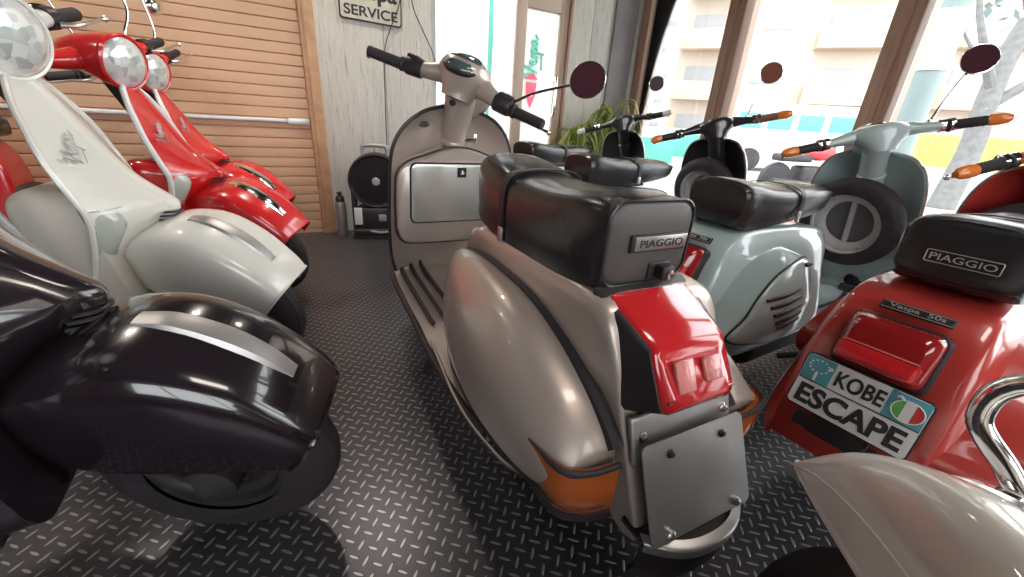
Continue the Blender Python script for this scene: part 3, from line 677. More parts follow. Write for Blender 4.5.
        for nm, mt, x0, x1 in (('flag_stripe', 'green', -1, -.34), ('flag_stripe', 'whitep', -.34, .34), ('flag_stripe', 'flagred', .34, 1)):
            pts = [(x0+(x1-x0)*k/8) for k in range(9)]
            e = [(.074+.0225*x, .027+.019*math.sqrt(max(0, 1-x*x)), .0029) for x in pts]+[(.074+.0225*x, .027-.019*math.sqrt(max(0, 1-x*x)), .0029) for x in pts[::-1]]
            mb = MB(); mb.m = F; mb.plate(e, (0, 0, 1), .0009); mb.build(nm, M[mt], pl)
        mb = MB(); mb.m = F; mb.tube([(.074+.0235*cos(2*pi*k/28), .027+.020*sin(2*pi*k/28), .0033) for k in range(28)], .0011, 5, closed=True); mb.tube([(.062, .045, .0033), (.056, .049, .0033), (.052, .046, .0033)], .0025, 6, 4); mb.build('oval_outline', M['whitep'], pl)
    # floor, leg shield
    rows = []
    for x, w, z in ((1.0, .19, .29), (.95, .205, .255), (.8, .215, .25), (.6, .22, .25), (.42, .215, .255), (.36, .20, .26)):
        rows.append([(x, w*t, z+(.03*max(0, 1-(t/.35)**2) if x < .93 else 0)) for t in [k/8-1 for k in range(17)]])
    mb = MB(); mb.sheet(rows, .016, n=4); fb = mb.build('floorboard', P, g)
    for sd in (-1, 1):
        for y in (.105, .15, .19):
            mb = MB(); mb.tube([(.94, sd*y*.95, .262), (.8, sd*y, .260), (.45, sd*y, .262)], .006, 6, 5); mb.build('rubber_strip', M['rubber'], fb)
    mb = MB(); mb.tube([(.55, -.13, .26), (.60, -.14, .31), (.615, -.14, .335)], .008, 8, 3); mb.box((.618, -.14, .345), (.02, .06, .03), .006); mb.build('brake_pedal', M['rubber'], g)
    mb = MB(); mb.tube([(.05, -.2, .20), (.12, -.25, .22), (.26, -.27, .20), (.30, -.285, .20)], .010, 8, 4); mb.tube([(.29, -.25, .205), (.30, -.34, .205)], .015, 10); mb.build('kick_lever', M['plastic'], g)
    for sd in (-1, 1):
        mb = MB(); mb.tube([(.34, sd*.10, .24), (.40, sd*.15, .10), (.43, sd*.18, .015)], .012, 8, 4); mb.build('stand_leg', M['under'], g)
    xt = [(.27, 1.0), (.35, .965), (.5, .93), (.7, .89), (.89, .86)]
    ls, rows = legshield(g, [(.27, .18), (.34, .196), (.46, .208), (.58, .211), (.68, .208), (.75, .199), (.805, .180), (.842, .152), (.865, .110), (.875, .05)], xt, .07, P, M['satin'] if shield_mat is None else shield_mat, trim_r=.0055)
    mb = MB(); mb.loft([[(interp(xt, z)+d, y, z) for d, y in cr1([(-.01, -w), (dd*.7, -w*.8), (dd, 0), (dd*.7, w*.8), (-.01, w)], 4)] for z, w, dd in ((.88, .045, .04), (.76, .055, .055), (.60, .06, .065), (.48, .05, .055), (.42, .03, .03))], closed=False, n=4); mb.build('horn_cover', P, ls)
    if spare:
        sc_ = (.785, .0, .578); axn = (-.97, 0, -.20)
        w_ = MB(); rr = .132; a = V(axn).normalized()
        w_.lathe([(rr*.70, -.012), (rr*.72, .006), (rr*.80, .014), (rr*.98, .014), (rr*1.0, .024), (rr*1.10, .028), (rr*1.10, .020), (rr*1.02, -.0), (rr*1.0, -.02)], sc_, axn, 40, caps=(False, False))
        u = (V((0, 0, 1))-a*a.z).normalized(); q = a.cross(u)
        for k in range(10):
            t = 2*pi*k/10; w_.lathe([(.0065, .012), (.0065, .020), (.003, .022)], V(sc_)+(u*cos(t)+q*sin(t))*rr*.88, axn, 6)
        sw = w_.build('spare_wheel', M['palerim'], g)
        mb = MB(); prof = []
        for k in range(17):
            t = pi*k/16; prof.append((rr*1.0+(.196-rr*1.0)*(sin(t)**.55), -cos(t)*.042))
        mb.lathe(prof, sc_, axn, 44, caps=(False, False)); mb.build('tyre', M['tyre'], sw)
        mb = MB(); mb.lathe([(0, -.028), (rr*.74, -.028), (rr*.74, -.018), (0, -.018)], sc_, axn, 30); mb.build('wheel_backing', M['backing'], sw)
        mb = MB(); mb.box(V(sc_)+V((.012, 0, 0)), (.012, .022, .19), .004, Matrix.Rotation(-.2, 3, 'Y')); mb.build('spare_carrier', M['palerim'], sw)
    # column and headset
    mb = MB(); mb.m = S
    mb.lathe([(.046, 0), (.046, .10), (.050, .104), (.050, .114), (.044, .118), (.045, .20), (.050, .245)], (ax(.68), 0, .68), (-tk, 0, 1), 24); col = mb.build('steering_column', P, g)
    hx = ax(.95)
    mb = MB(); mb.m = S
    hr_ = [(.875, .046, .048, 0), (.90, .054, .062, .006), (.922, .070, .088, .02), (.942, .084, .098, .032), (.960, .086, .094, .034), (.975, .070, .074, .03), (.982, .045, .046, .03)]
    mb.loft([ell((hx+d-.01, 0, z), (1, 0, 0), (0, 1, 0), a_, b_, 26, .9) for z, a_, b_, d in hr_], n=4)
    for sd in (-1, 1):
        mb.tube([(hx+.025, sd*.03, .945), (hx+.010, sd*.09, .944), (hx-.005, sd*.13, .94), (hx-.018, sd*.18, .935)], [.042, .038, .028, .022], 16, 6, flat=.75)
    mb.lathe([(.05, 0), (.066, .03), (.068, .045), (.064, .05)], (hx+.06, 0, .935), (1, 0, -.15), 24)
    hs = mb.build('headset', P, g, 60)
    mb = MB(); mb.m = S; mb.lathe([(.063, .046), (.052, .062), (.03, .068), (0, .07)], (hx+.06, 0, .935), (1, 0, -.15), 24); mb.build('headlight', M['hl'], hs)
    mb = MB(); mb.m = S; mb.loft([ell((hx+.03, 0, z), (1, 0, .06), (0, 1, 0), a_, b_, 22) for z, a_, b_ in ((.972, .030, .030), (.984, .030, .030), (.990, .022, .022))]); mb.build('speedometer', M['chrome'], hs)
    for sd in (-1, 1):
        mb = MB(); mb.m = S; mb.lathe([(.024, 0), (.024, .018), (.021, .02), (.021, .026), (.025, .028), (.025, .04), (.02, .042)], (hx-.014, sd*.172, .936), (-.1, sd, -.04), 14); mb.build('grip_collar', M['chrome'], hs)
        grip_set(g, S, sd, hx-.018, .934, .190, .288, .15, M['chrome'], bar_end=M[bar_end] if bar_end else None, drop=.006, gripmat=gripm if sd < 0 else None)
    if mirror:
        round_mirror(g, S, (hx+.005, -.15, .955), (hx-.03, -.262, 1.145), .051, (-.92, .05, .12), M['chrome'], M[mirror], M['plastic'])
    mb = MB(); mb.m = S; mb.loft(shell([(.93, .40, .06, .95, .34, .09), (1.0, .475, .06, 1.01, .30, .115), (1.09, .50, .06, 1.09, .28, .12), (1.2, .475, .06, 1.18, .28, .115), (1.29, .41, .06, 1.25, .28, .10), (1.33, .345, .05, 1.29, .29, .085)], FEND), closed=False); mb.build('front_mudguard', P, g)
    wheel(g, (1.13, 0, .205), .205, .085, M['rimgrey'], S)
    mb = MB(); mb.m = S; mb.tube([(1.06, .06, .4), (1.06, .08, .28), (1.13, .08, .205)], .02, 10, 4); mb.build('fork_link', M['under'], g)
    # seat
    xs = [(.390, .708, .727, .04), (.37, .692, .744, .062), (.305, .674, .757, .082), (.19, .658, .763, .094), (.06, .648, .760, .100), (-.06, .641, .768, .104), (-.155, .636, .781, .105), (-.205, .643, .782, .102), (-.228, .655, .775, .093)]
    s_ = dual_seat(g, xs, M['seat'], .08, .85)
    if seat_badge: s_.location = (.0, -.018, .008)
    if seat_badge:
        F = frame((-.232, 0, .714), (0, -1, 0), (-.02, 0, 1))
        mb = MB(); mb.m = F; mb.loft([rrect((0, 0, -.03), (1, 0, 0), (0, 1, 0), .094, .058, .024), rrect((0, 0, -.0), (1, 0, 0), (0, 1, 0), .093, .056, .024), rrect((0, 0, .005), (1, 0, 0), (0, 1, 0), .084, .048, .02), rrect((0, 0, .007), (1, 0, 0), (0, 1, 0), .06, .03, .02)]); sb = mb.build('seat_back', M['seat'], s_, 70)
        mb = MB(); mb.m = F; mb.tube(rrect((.004, -.010, .0085), (1, 0, 0), (0, 1, 0), .052, .0115, .002, 2), .0009, 5, closed=True); mb.build('name_border', M['silverletter'], sb)
        text('name_lettering', 'PIAGGIO', M['silverletter'], sb, F @ Matrix.Translation((.004, -.010, .0065)), w=.092, h=.0125, depth=.003, bold=.0)
    return g

# ---- modern scooters (row on the left and the white one in the right-hand corner)
def modern_scooter(loc, yaw, steer, paintm, label, group=None, crest='chrome', mirror=True, panel=None, trim=None, crash_bar=False, grille_mat=None, wordmark=True, rim=None, crest_trim=True, lens='clear'):
    g = thing('scooter', loc, yaw, label, 'scooter', group)
    P = paintm; trim = trim or P; pan = panel or P
    A = (1.277, 0, .225); tk = math.tan(R(25.5)); rk = R(25.5); S = steer_m(A, rk, steer); ax = lambda z: 1.277-(z-.225)*tk
    # leg shield
    tab = [(.28, .175), (.36, .185), (.45, .193), (.56, .208), (.66, .216), (.76, .203), (.84, .166), (.89, .122), (.922, .078), (.935, .03)]
    xt = [(.28, 1.02), (.36, 1.06), (.45, 1.10), (.50, 1.13), (.55, 1.175), (.585, 1.215), (.61, 1.215), (.645, 1.175), (.685, 1.135), (.74, 1.095), (.82, 1.05), (.90, 1.005), (.937, .98)]
    swp = [(.28, .055), (.36, .05), (.45, .045), (.50, .06), (.55, .095), (.585, .13), (.61, .13), (.645, .10), (.685, .075), (.74, .055), (.82, .035), (.90, .022), (.937, .015)]
    ls, rows = legshield(g, tab, xt, swp, P, trim, pw=1.35, trim_r=.0075 if trim is P else .0105)
    # horn cover: raised keel down the middle ending in a grille
    hc = [(.945, .030, .984, .010), (.90, .032, 1.011, .012), (.82, .034, 1.057, .014), (.74, .036, 1.103, .016), (.685, .038, 1.143, .02), (.645, .038, 1.186, .026), (.61, .038, 1.226, .036), (.585, .036, 1.230, .036)]
    rings = [[(xf-dd+(dd)*(1-abs(t)**2.6), w*t*1.0, z) for t in [k/8-1 for k in range(17)]] for z, w, xf, dd in hc]
    mb = MB(); mb.loft(smooth_rings(rings, 5), closed=False); mb.loft([rings[-1], [(p[0]-.045, p[1]*.9, p[2]-.05) for p in rings[-1]]], closed=False); hcv = mb.build('horn_cover', P, ls, 50)
    for k in range(6):
        mb = MB(); xf = 1.228-.005*k; z = .578-.0115*k
        mb.tube([(xf-.04, -.038, z), (xf-.014, -.032, z), (xf, -.012, z), (xf, .012, z), (xf-.014, .032, z), (xf-.04, .038, z)], .0034, 6, 3); mb.build('grille_bar', grille_mat or M['plastic'], hcv)
    if wordmark:
        zc, t = .775, -.62
        def sp_(z, t):
            w = interp(sorted(tab), z); return V((interp(xt, z)-interp(swp, z)*abs(t)**1.35, w*t, z))
        o = sp_(.765, -.60); ud = (sp_(.83, -.38)-sp_(.70, -.80)).normalized(); vd = (sp_(.80, -.75)-sp_(.73, -.5)).normalized()
        F = frame(o, ud, vd); n_ = F.to_3x3() @ V((0, 0, 1))
        if n_.x < 0: F = frame(o, -ud, vd); n_ = F.to_3x3() @ V((0, 0, 1))
        F.translation = o+n_*.010
        script_text('wordmark', M['steel'], ls, F, .105, .0017)
    # indicators let into the shield
    for sd in (-1, 1):
        pts = []
        for z in (.62, .57, .52, .475):
            w = interp(sorted(tab), z); r_ = []
            for t in (.66, .76, .87, .97): r_.append((interp(xt, z)-interp(swp, z)*t**1.35+.014-(.012 if z in (.62, .475) or t in (.66, .97) else 0), sd*w*t, z))
            pts.append(r_)
        mb = MB(); mb.sheet(pts, .016 if sd < 0 else -.016, n=4, m=4); mb.build('indicator', M[lens], ls)
    # inner leg panel / glove box behind the shield
    rings = []
    for x, w, z0, z1 in ((1.06, .19, .30, .66), (.99, .195, .30, .67), (.95, .185, .30, .66), (.925, .175, .32, .645), (.912, .155, .34, .62)):
        dz = lambda z: (.62-z)*.12
        rings.append([(p.x+(.62-p.z)*.22, p.y, p.z) for p in rrect((x, 0, (z0+z1)/2), (0, 1, 0), (0, 0, 1), w, (z1-z0)/2, .05)])
    mb = MB(); mb.loft(rings, n=3); mb.build('leg_panel', pan, ls)
    # floorboard and rear body
    rws = [[(x, w*t, z) for t in [k/8-1 for k in range(17)]] for x, w, z in ((1.06, .17, .31), (1.0, .185, .275), (.85, .20, .265), (.6, .205, .265), (.42, .20, .27))]
    mb = MB(); mb.sheet(rws, .03, n=3); mb.build('floorboard', M['plastic'], g)
    st = [(.36, .28, .11, .34, .26, .14), (.345, .42, .11, .30, .27, .18), (.33, .56, .11, .24, .29, .22), (.28, .655, .115, .18, .31, .245), (.16, .68, .125, .12, .32, .265), (0, .70, .13, -.02, .33, .27), (-.18, .71, .13, -.16, .35, .262), (-.32, .70, .125, -.28, .37, .24), (-.41, .65, .115, -.36, .40, .19), (-.45, .57, .10, -.41, .43, .13), (-.455, .50, .08, -.44, .46, .09)]
    mb = MB(); mb.loft(shell(st, BODY), closed=False); mb.build('body_shell', P, g, 50)
    mb = MB(); mb.box((.05, 0, .33), (.7, .24, .24), .05); mb.box((.02, .16, .24), (.55, .12, .14), .05); mb.tube([(.1, -.15, .2), (-.2, -.16, .22), (-.42, -.16, .27)], [.03, .055, .05], 14, 4); mb.build('engine', M['under'], g)
    mb = MB(); mb.lathe([(.05, 0), (.052, .02), (.04, .035), (0, .038)], (-.45, 0, .55), (-1, 0, .2), 20); mb.build('tail_light', M['redlens'], g)
    wheel(g, (0, 0, .22), .22, .11, rim or M['rimgrey'])
    xs = [(.345, .70, .745, .06), (.325, .675, .775, .09), (.26, .665, .80, .115), (.16, .67, .805, .128), (.05, .68, .81, .132), (-.1, .69, .835, .132), (-.24, .70, .845, .125), (-.34, .705, .835, .105), (-.37, .715, .82, .085)]
    dual_seat(g, xs, M['seat'], .0)
    # front mudguard
    fs = [(1.08, .47, .06, 1.11, .41, .10), (1.15, .535, .06, 1.17, .385, .126), (1.24, .572, .06, 1.24, .37, .137), (1.34, .570, .06, 1.325, .36, .138), (1.44, .518, .06, 1.415, .35, .131), (1.525, .437, .06, 1.48, .332, .12), (1.56, .391, .06, 1.505, .318, .112)]
    mb = MB(); mb.m = S; mb.loft(shell(fs, FEND), closed=False); fd = mb.build('front_mudguard', P, g, 60)
    last = shell(fs, FEND)[-1]; mb = MB(); mb.m = S; mb.tube(last[::2], .0045, 6); mb.build('rolled_edge', P, fd)
    if crest_trim:
        fr = [(1.285, .5755), (1.34, .5705), (1.41, .540), (1.465, .500), (1.505, .4565)]
        mb = MB(); mb.m = S; rings = []
        for (x, z), w, h in zip(cr1(fr, 5), cr1([(.018,), (.020,), (.021,), (.019,), (.016,)], 5), cr1([(.006,), (.009,), (.010,), (.009,), (.006,)], 5)):
            rings.append([(x, -w[0]*1.3, z-.006), (x, -w[0]*.9, z+h[0]*.7), (x, 0, z+h[0]), (x, w[0]*.9, z+h[0]*.7), (x, w[0]*1.3, z-.006)])
        mb.loft(rings); mb.build('mudguard_crest', M[crest], fd)
    wheel(g, (1.335, 0, .225), .225, .105, rim or M['rimgrey'], S)
    mb = MB(); mb.m = S; mb.tube([(1.21, .075, .42), (1.225, .085, .32), (1.335, .085, .225)], [.02, .026, .022], 12, 4); mb.tube([(1.24, -.075, .42), (1.27, -.08, .28), (1.335, -.08, .225)], .016, 10, 3); mb.lathe([(.05, 0), (.05, .03), (.02, .045), (0, .05)], (1.335, -.05, .225), (0, -1, 0), 18); mb.build('fork_link', M['under'], g)
    # headset
    hz = 1.03; hx = ax(hz)
    mb = MB(); mb.m = S
    hd = (1, 0, -.10)
    mb.loft([ell((x, 0, z), (0, 1, 0), (.1, 0, 1), a, b, 28) for x, z, a, b in ((hx-.13, 1.035, .03, .02), (hx-.11, 1.035, .058, .045), (hx-.05, 1.035, .078, .066), (hx+.02, 1.03, .090, .080), (hx+.07, 1.022, .097, .092), (hx+.105, 1.018, .098, .096))], n=4)
    for sd in (-1, 1):
        mb.tube([(hx+.0, sd*.03, 1.03), (hx-.0, sd*.10, 1.028), (hx-.01, sd*.17, 1.032), (hx-.02, sd*.235, 1.037)], [.055, .045, .034, .027], 16, 6, flat=.8)
    hs = mb.build('headset', P, g, 60)
    mb = MB(); mb.m = S; mb.lathe([(.04, .0), (.04, .3)], (ax(.80), 0, .80), (-tk, 0, 1), 20); mb.build('steering_column', M['plastic'], g)
    F0 = V((hx+.105, 0, 1.018))
    mb = MB(); mb.m = S; mb.lathe([(.094, -.012), (.100, -.004), (.100, .008), (.094, .014), (.088, .012), (.088, .0)], F0, hd, 44); rg = mb.build('headlight_rim', P, hs)
    mb = MB(); mb.m = S; mb.lathe([(.089, .004), (.082, .016), (.06, .027), (.03, .033), (0, .035)], F0, hd, 44); mb.build('headlight', M['hl'], hs)
    for sd in (-1, 1):
        mb = MB(); mb.m = S; mb.lathe([(.030, 0), (.030, .03), (.025, .036)], (hx-.018, sd*.225, 1.036), (-.12, sd, .02), 16); mb.build('switch_housing', M['plastic'], hs)
        grip_set(g, S, sd, hx-.024, 1.037, .262, .375, .175, M['satin'], drop=-.004)
        if mirror:
            mb = MB(); mb.m = S
            b = V((hx-.005, sd*.165, 1.055)); t_ = V((hx-.03, sd*.235, 1.27))
            mb.tube([b, b+V((0, sd*.0, .04)), b.lerp(t_, .5)+V((.015, sd*.01, .01)), t_+V((0, 0, .05))], [.0065, .006, .0055, .005], 10, 6)
            mr = mb.build('mirror', M['chrome'], hs)
            mb = MB(); mb.m = S
            mb.loft([ell(t_+V((d, -sd*.0+sd*.055, .0)), (0, 1, 0), (0, 0, 1), a, b_, 24, .85) for d, a, b_ in ((.030, .012, .01), (.024, .036, .028), (.006, .050, .040), (-.008, .052, .042), (-.012, .050, .040))], n=2); mb.build('mirror_head', M['chrome'], mr)
    if crash_bar:
        mb = MB(); q = crash_bar
        mb.tube(q, .015, 14, 6); mb.build('crash_bar', M['chrome'], g)
    return g

# ------------------------------------------------------------------ camera
PITCH, ROLL, F_PX, CAM_H = R(22.67), R(-3.9), 405., .906
Rt = V((1, 0, 0)); Up = V((0, sin(PITCH), cos(PITCH))); Fw = V((0, cos(PITCH), -sin(PITCH)))
R2 = Rt*cos(ROLL)-Up*sin(ROLL); U2 = Rt*sin(ROLL)+Up*cos(ROLL)
cd = bpy.data.cameras.new('camera'); cam = bpy.data.objects.new('camera', cd); COL.objects.link(cam)
cm = Matrix((R2, U2, -Fw)).transposed().to_4x4(); cm.translation = V((0, 0, CAM_H)); cam.matrix_world = cm
cd.sensor_width = 36; cd.lens = F_PX/1024*36; cd.clip_start = .02; cd.clip_end = 300
SC.camera = cam

# ------------------------------------------------------------------ the room (a along the front wall, b outward through it)
AZ = R(60.5); P0 = V((-1.393, 2.891, 0))
RM = Matrix(((sin(AZ), -cos(AZ), 0), (cos(AZ), sin(AZ), 0), (0, 0, 1))).to_4x4(); RM.translation = P0
KS = 1.0625   # size of the room about the viewing position
RM = Matrix.Translation((0, 0, CAM_H)) @ Matrix.Scale(KS, 4) @ Matrix.Translation((0, 0, -CAM_H)) @ RM
FZ = CAM_H-CAM_H/KS   # the room height that lands on the floor
def on_floor(a, b): p = RM @ V((a, b, 0)); p.z = 0; return p
def room(): m = MB(); m.m = RM.copy(); return m
def bx(m, a0, a1, b0, b1, z0, z1, bev=0.): return m.box(((a0+a1)/2, (b0+b1)/2, (z0+z1)/2), (a1-a0, b1-b0, z1-z0), bev)
def struct(o, label=None): o['kind'] = 'structure'; return tag(o, label) if label else o
AL_, AR, BB, HC = -4.3, 2.70, -5.4, 2.75
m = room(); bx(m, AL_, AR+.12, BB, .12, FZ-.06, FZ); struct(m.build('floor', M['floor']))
m = room(); bx(m, AL_, AR+.12, BB, .12, HC, HC+.1); struct(m.build('ceiling', M['ceil']))
WA, WB, WZ, WT = -2.5, 1.5, .8, 2.4
m = room(); bx(m, AL_-.1, WA, BB-.1, BB, 0, HC); bx(m, WB, AR+.12, BB-.1, BB, 0, HC); bx(m, WA, WB, BB-.1, BB, 0, WZ); bx(m, WA, WB, BB-.1, BB, WT, HC); struct(m.build('wall_back', M['backwall']))
m = room(); bx(m, WA, WB, BB-.08, BB+.02, WZ, WZ+.05); bx(m, WA, WB, BB-.08, BB+.02, WT-.05, WT); bx(m, WA, WA+.05, BB-.08, BB+.02, WZ, WT); bx(m, WB-.05, WB, BB-.08, BB+.02, WZ, WT); [bx(m, q-.03, q+.03, BB-.08, BB+.02, WZ, WT) for q in (-1.2, .2)]; wq = struct(m.build('window_8', M['post']))
m = room(); bx(m, WA+.05, WB-.05, BB-.05, BB-.044, WZ+.05, WT-.05); m.build('pane', M['glass'], wq)
m = room(); bx(m, AL_-.1, AL_, BB, .12, 0, HC); struct(m.build('wall_left', M['backwall']))
# front wall: grey planked panels, header
m = room()
for a0, a1 in ((.062, .4795), (.4825, .817), (1.975, 2.20), (2.203, 2.42)): bx(m, a0, a1, 0, .08, 0, HC, .002)
bx(m, .817, 1.975, .0, .08, 2.30, HC); struct(m.build('wall_front', M['wood']))
m = room(); bx(m, AL_, .0, .03, .12, 2.35, HC); struct(m.build('wall_header', M['backwall']))
# roller shutter
m = room(); prof = []
zz = .0; z = .02
k = 0
rows = []
while z < 2.36:
    rows += [[(AL_, .020, z), (-.02, .020, z)], [(AL_, .009, z+.004), (-.02, .009, z+.004)], [(AL_, .007, z+.030), (-.02, .007, z+.030)], [(AL_, .009, z+.057), (-.02, .009, z+.057)], [(AL_, .020, z+.0605), (-.02, .020, z+.0605)]]
    z += .0615
m.loft(rows, closed=False); sh = struct(m.build('door_1', M['shutter'], sharp=25))
sh['label'] = 'tan slatted roller shutter'
m = room(); bx(m, AL_, -.10, -.012, .008, .790, .815, .005); bx(m, -.16, -.03, -.018, .006, .782, .822, .004); m.build('lock_rail', M['alu'], sh)
m = room(); bx(m, AL_, -.02, .0, .04, 0, .03, .004); m.build('bottom_rail', M['alu'], sh)
m = room(); bx(m, -.025, .062, -.035, .06, 0, HC, .004); bx(m, -.002, .020, -.042, -.03, 0, HC, .003); struct(m.build('trim_1', M['tan']))
# glazed opening and the door beside it
m = room(); bx(m, .817, .845, .0, .07, 0, 2.3); bx(m, .845, 1.49, .0, .07, 0, .10); bx(m, .845, 1.49, 0, .07, 2.26, 2.3); w1 = struct(m.build('window_1', M['alu']))
m = room(); bx(m, .845, 1.49, .03, .036, .10, 2.26); m.build('pane', M['glass'], w1)
m = room(); bx(m, 1.49, 1.575, .0, .07, 0, 2.3, .004); bx(m, 1.885, 1.975, .0, .07, 0, 2.3, .004); bx(m, 1.575, 1.885, 0, .07, 1.70, 2.3, .004); bx(m, 1.575, 1.885, 0, .07, 0, .25, .004); d2 = struct(m.build('door_2', M['beigeframe']))
m = room(); bx(m, 1.575, 1.885, .03, .036, .25, 1.70); m.build('pane', M['glass'], d2)
m = room(); m.tube([(1.86, -.04, .95), (1.86, -.05, 1.0), (1.86, -.05, 1.2), (1.86, -.04, 1.25)], .012, 10, 3); bx(m, 1.85, 1.87, -.04, 0, .95, .97); bx(m, 1.85, 1.87, -.04, 0, 1.23, 1.25); m.build('door_handle', M['chrome'], d2)
m = room(); bx(m, 1.952, 1.975, -.03, 0, 0, HC, .003); struct(m.build('trim_2', M['post']))
# dark corner pillar, pale edge
m = room(); bx(m, 2.42, 2.66, -.02, .12, 0, HC, .006); struct(m.build('trim_3', M['pillar']))
m = room(); bx(m, 2.66, 2.70, -.03, .06, 0, HC, .003); struct(m.build('trim_4', M['alu']))
# window wall on the right
n_ = 5
m = room(); bx(m, AR, AR+.14, -.12, -.02, 0, HC, .006); struct(m.build('trim_%d' % n_, M['post']))
for k, b in enumerate((-1.0, -1.995, -2.99, -3.985, -4.98)):
    m = room(); bx(m, AR-.05, AR+.10, b-.062, b+.062, 0, HC, .008); bx(m, AR-.058, AR-.045, b-.012, b+.062, 0, HC, .003); struct(m.build('trim_%d' % (n_+1+k), M['post']))
m = room(); bx(m, AR-.02, AR+.10, BB, -.02, 0, .10, .006); struct(m.build('baseboard_right', M['alu']))
m = room(); bx(m, AR-.02, AR+.10, BB, -.02, 2.66, HC); struct(m.build('wall_right', M['post']))
edges = [-.12, -1.0, -1.995, -2.99, -3.985, -4.98, BB]
for k in range(6):
    b1 = edges[k]-(.062 if k else 0); b0 = edges[k+1]+(.062 if k < 5 else 0)
    m = room(); bx(m, AR+.03, AR+.036, b0, b1, .10, 2.66); struct(m.build('window_%d' % (k+2), M['glass']))
# ceiling lamps the paint reflects
def lamp_at(a, b, watt, lab):
    t = thing('ceiling_light', RM @ V((a, b, HC)), 0, lab, 'lamp', 'round lamps on the ceiling')
    m = MB(); m.lathe([(.085, 0), (.09, -.01), (.085, -.045), (.07, -.05), (.068, -.02)], (0, 0, 0), (0, 0, 1), 24); m.build('lamp_housing', M['alu'], t)
    m = MB(); m.lathe([(0, -.04), (.066, -.04), (.066, -.034), (0, -.034)], (0, 0, 0), (0, 0, 1), 20); m.build('lamp_glass', M['lamp'], t)
    ld = bpy.data.lights.new('lamp_light', 'SPOT'); ld.energy = watt; ld.color = (1, .91, .80); ld.shadow_soft_size = .08; ld.spot_size = R(112); ld.spot_blend = .8
    lo = bpy.data.objects.new('lamp_light', ld); COL.objects.link(lo); lo.parent = t; lo.location = (0, 0, -.07)
for a, b, w_ in ((-2.6, -1.0, 75), (-1.3, -.8, 75), (.1, -.7, 60), (1.3, -.7, 30)): lamp_at(a, b, w_, 'round white lamp fixed to the dark ceiling')

def panel_at(a, b, watt, lab):
    t = thing('ceiling_panel_light', RM @ V((a, b, HC)), 0, lab, 'lamp'); t.rotation_euler = (0, 0, pi/2-AZ)
    m = MB(); m.loft([rrect((0, 0, z), (1, 0, 0), (0, 1, 0), w2, .22, .02) for z, w2 in ((0, .60), (-.05, .60), (-.055, .58))]); m.build('panel_housing', M['alu'], t)
    m = MB(); m.box((0, 0, -.058), (1.12, .38, .006), .002); m.build('diffuser', M['panel'], t)
    ld = bpy.data.lights.new('panel_light', 'AREA'); ld.shape = 'RECTANGLE'; ld.size = 1.1; ld.size_y = .36; ld.energy = watt; ld.color = (1, .90, .80)
    lo = bpy.data.objects.new('panel_light', ld); COL.objects.link(lo); lo.parent = t; lo.location = (0, 0, -.07)
panel_at(.9, -3.6, 10, 'white panel light fixed to the dark ceiling')

# sign, cables, fan, can, plant
SG = thing('wall_sign', RM @ V((.41, -.006, 1.54)), 0, 'worn cream sign with bold dark lettering above the fan', 'sign')
SG.rotation_euler = (0, 0, pi/2-AZ)
Fs = frame((0, 0, 0), (1, 0, -.02), (.0, 0, 1))
Fs = Matrix.Scale(KS, 4) @ Fs
mb = MB(); mb.m = Fs; mb.loft([rrect((0, .02, z), (1, 0, 0), (0, 1, 0), .195, .135, .02) for z in (0, .010)]); mb.build('sign_board', M['lettering'], SG)
mb = MB(); mb.m = Fs; mb.loft([rrect((0, .02, z), (1, 0, 0), (0, 1, 0), .187, .127, .017) for z in (.004, .012)]); sb = mb.build('sign_face', M['signw'], SG)
text('lettering', 'SERVICE', M['lettering'], SG, Fs @ Matrix.Translation((0, -.060, .0118)), w=.335, h=.058, depth=.0015, bold=.02)
text('lettering', 'Vespa', M['lettering'], SG, Fs @ Matrix.Translation((0, .045, .0118)), w=.33, h=.125, depth=.0015, bold=.035)
mb = room(); mb.tube([(.60, -.02, 1.75), (.59, -.025, 1.56), (.485, -.025, 1.30), (.468, -.02, 1.0), (.46, -.02, .45), (.47, -.02, .02)], .0032, 6, 5); tag(mb.build('cable', M['rubber']), 'thin dark cable dropping down the grey wall behind the grip', 'cable')
mb = room(); mb.tube([(.655, -.015, 1.9), (.674, -.02, 1.59), (.74, -.02, 1.44), (.825, -.015, 1.28), (.84, -.01, 1.1)], .0032, 6, 5); tag(mb.build('cable', M['rubber']), 'thin dark cable slanting across the wall towards the bright window', 'cable')

fan = thing('drum_fan', on_floor(.34, -.20), 0, 'round black drum fan with grey handle against the wall', 'fan'); fan.rotation_euler = (0, 0, pi/2-AZ-.25); fan.scale = (1.1,)*3
mb = MB(); mb.lathe([(.150, -.055), (.168, -.07), (.176, -.06), (.178, 0), (.176, .06), (.168, .07), (.150, .055), (.150, -.055)], (0, 0, .385), (0, 1, 0), 44); mb.build('housing', M['plastic'], fan)
mb = MB()
for q in (.045, .065, .085, .105, .125, .145): mb.tube([(q*cos(2*pi*k/36), -.066+.0*q, .385+q*sin(2*pi*k/36)) for k in range(36)], .0018, 5, closed=True)
for k in range(24): mb.tube([(.03*cos(2*pi*k/24), -.068, .385+.03*sin(2*pi*k/24)), (.165*cos(2*pi*k/24+.25), -.066, .385+.165*sin(2*pi*k/24+.25))], .0016, 5)
gr = mb.build('grille', M['rubber'], fan)
mb = MB(); mb.lathe([(.026, 0), (.026, .008), (.022, .012), (0, .013)], (0, -.062, .385), (0, -1, 0), 24); hb = mb.build('hub_badge', M['rimgrey'], gr)
mb = MB()
